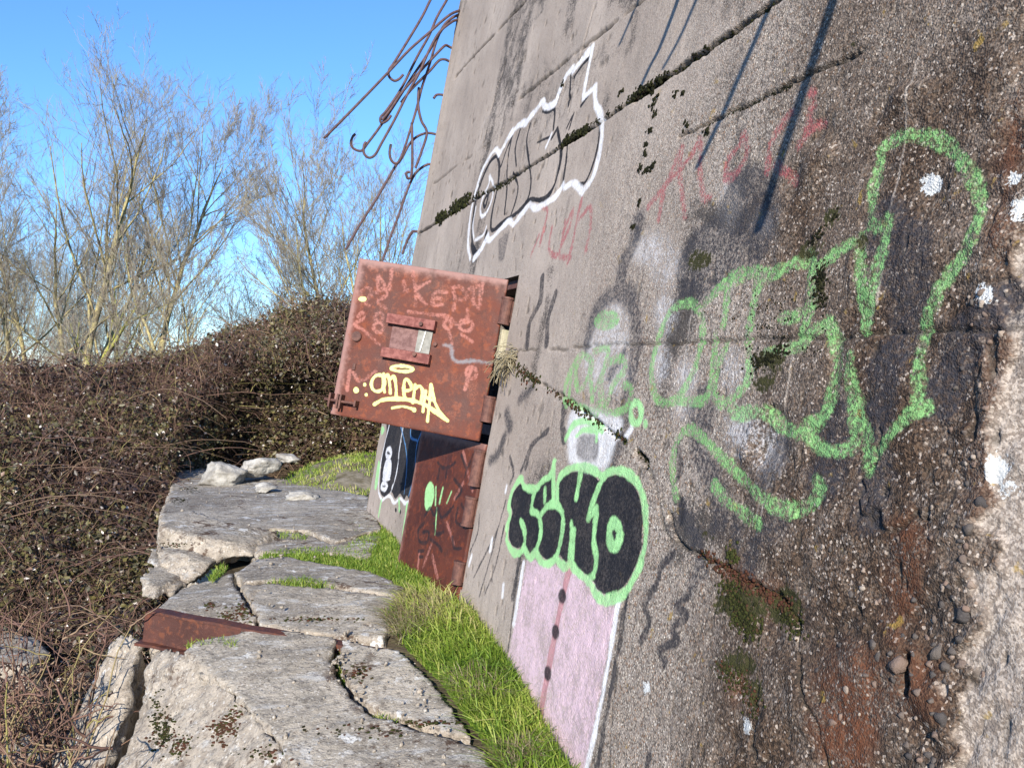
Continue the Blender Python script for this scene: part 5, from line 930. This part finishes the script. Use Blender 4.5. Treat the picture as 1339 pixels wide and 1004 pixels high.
# ------------------------------------------------------------------ bare trees
def grow(rng, base, lean, height, rad, spread=0.5, levels=4, forks=(1, 3), twig=1.0, start=0.18, dens=1.0):
    """trunk + recursive ascending branches; returns lists of polylines by thickness"""
    trunk = []; limbs = []; twigs = []
    def branch(p, d, L, r, lev, n):
        pts = [p]; c = p.copy(); dd = d / np.linalg.norm(d); st = L / (n - 1)
        for k in range(n - 1):
            dd = dd + rng.normal(0, 0.075 + 0.022 * lev, 3) + np.array([0, 0, 0.055 if lev else 0.03]); dd /= np.linalg.norm(dd); c = c + dd * st; pts.append(c)
        pts = np.array(pts); rr_ = r * np.linspace(1, 0, n) ** 0.8 * (0.9 if lev == 0 else 0.7) + r * (0.1 if lev == 0 else 0.3); (trunk if lev == 0 else limbs if lev < 2 else twigs).append((pts, rr_))
        if lev >= levels: return
        nc = int({0: 12, 1: 8, 2: 6, 3: 4}[lev] * dens * rng.uniform(.75, 1.25)) + 1
        for k in range(nc):
            f = start + (1 - start) * (k + rng.random()) / nc if lev == 0 else 0.18 + 0.82 * (k + rng.random()) / nc; f = min(f, 0.99); i = f * (n - 1); j = int(i); q = pts[j] + (pts[min(j + 1, n - 1)] - pts[j]) * (i - j)
            t = pts[min(j + 1, n - 1)] - pts[j]; t /= np.linalg.norm(t); a = rng.normal(0, 1, 3); a -= (a @ t) * t; a /= np.linalg.norm(a); sp = spread * rng.uniform(.7, 1.3) * (1.0 if lev else 1.35)
            nd = t * math.cos(sp) + a * math.sin(sp) + np.array([0, 0, 0.12]); fac = (1 - 0.50 * f) if lev == 0 else (1 - 0.35 * f)
            ratio = {0: 0.56, 1: 0.52, 2: 0.50, 3: 0.55}[lev]; rl = np.interp(i, np.arange(n), rr_)
            branch(q, nd, L * ratio * fac * rng.uniform(.75, 1.2), max(rl * (0.46 if lev == 0 else 0.52), 0.0036 * twig), lev + 1, {1: 8, 2: 6, 3: 5, 4: 4}[lev + 1])
    branch(np.array(base, float), np.array(lean, float), height, rad, 0, 12)
    return trunk, limbs, twigs
def poly_mesh(name, lst, k, mat, parent, rng, lo=0, hi=1):
    by = {}
    for p, r in lst: by.setdefault(len(p), []).append((p, r))
    parts = []
    for n, l in by.items():
        P = np.stack([a for a, _ in l]); R = np.stack([b for _, b in l]); v, f = tubes(P, R, k); parts.append((v, f, np.repeat(rng.uniform(lo, hi, len(l)), n * k)))
    V, F, A = merge(parts); return mesh_obj(name, V, F, mat, parent, {'rnd': A}, smooth=True, local=True)
def tree(px, py, Y, ytop, rad, label, seed, lean=(0, 0), spread=0.5, stems=1, base_z=None, twig=1.0, dens=1.0, start=0.32, levels=4, bark=None):
    rng = np.random.default_rng(seed); p = at_depth(px, py, Y); z0 = -0.6 if base_z is None else base_z; top = at_depth(px, ytop, Y)[2]; H = (top - z0)
    loc = np.array([p[0] - lean[0] * 0, p[1], z0]); t = thing('bare_tree', loc, label, 'tree', 'leafless trees behind the brambles'); T = []; Lm = []; Tw = []
    for s in range(stems):
        b = rng.normal(0, 0.12, 3) * [1, 1, 0] * (stems > 1); ln = np.array([lean[0] + (rng.normal(0, .16) if stems > 1 else 0), lean[1] + (rng.normal(0, .1) if stems > 1 else 0), 1.0])
        a, b2, c = grow(rng, b, ln, H * (1.0 if s == 0 else rng.uniform(.7, .95)) * 0.82, rad * 0.74 * (1 if s == 0 else .75), spread, levels, twig=twig, dens=dens, start=start); T += a; Lm += b2; Tw += c
    poly_mesh('trunk', T, 8, bark or MBARK, t, rng); poly_mesh('branches', Lm, 5, bark or MBARK, t, rng, .3, 1); o = poly_mesh('twigs', Tw, 3, MTWIG, t, rng); o['kind'] = 'stuff'; return t
tree(98, 470, 21, 60, 0.15, 'tall bare tree with several upright stems, left of the straight trunked one', 101, (-0.02, 0), 0.55, 3, dens=0.9, start=0.36)
tree(203, 470, 22, 95, 0.14, 'tall bare tree with one straight yellowish trunk, left of the sky gap', 102, (0.03, 0), 0.52, 1, dens=1.25, start=0.38)
tree(250, 460, 20, 225, 0.085, 'slender forked bare tree just right of the straight trunked one', 103, (0.14, 0), 0.55, 2, dens=0.95)
tree(20, 495, 15, 285, 0.12, 'mossy yellow green tree leaning to the right at the left edge', 104, (0.60, 0.0), 0.6, 1, dens=0.9, start=0.45, bark=MBARKG)
tree(-10, 480, 20, 120, 0.10, 'bare tree cut by the left picture edge', 105, (0.08, 0), 0.6, 3)
tree(455, 450, 21, 105, 0.10, 'bare tree with pale stems behind the bent bars', 106, (-0.08, 0), 0.5, 3, dens=1.0)
tree(330, 460, 26, 265, 0.07, 'small bare tree in the sky gap, leaning right', 107, (0.12, 0), 0.55, 1, dens=0.9)
tree(400, 455, 25, 260, 0.07, 'small bare tree standing left of the rusty door', 108, (-0.15, 0), 0.6, 2, dens=0.9)
tree(545, 450, 25, 160, 0.09, 'bare tree mostly hidden behind the bunker corner', 109, (-0.06, 0), 0.55, 2, dens=0.9)
tree(150, 470, 24, 95, 0.10, 'slim bare tree between the many stemmed one and the straight trunked one', 110, (-0.03, 0), 0.5, 2, dens=0.9, start=0.38)
tree(45, 470, 23, 110, 0.10, 'slim bare tree left of the many stemmed one', 111, (-0.06, 0), 0.55, 2, dens=0.9, start=0.38)
# scrub of thin saplings behind, one mass
rng = np.random.default_rng(77); T = []
for k in range(60):
    x = rng.uniform(-90, 190) if k < 36 else rng.uniform(190, 640); Y = rng.uniform(24, 42); yt = rng.uniform(300, 400) if x < 150 else rng.uniform(360, 425)
    p = at_depth(x, 470, Y); top = at_depth(x, yt, Y)[2]; a, b2, c = grow(rng, (p[0], p[1], -0.6), (rng.normal(0, .12), 0, 1), top + 0.6, 0.04, 0.65, 3, twig=1.25, dens=1.0, start=0.05); T += a + b2 + c
by = {}
o = poly_mesh('scrub_wood', T, 3, MTWIG, None, rng); tag(o, 'grey purple mass of leafless saplings at the back left', 'wood', kind='stuff')
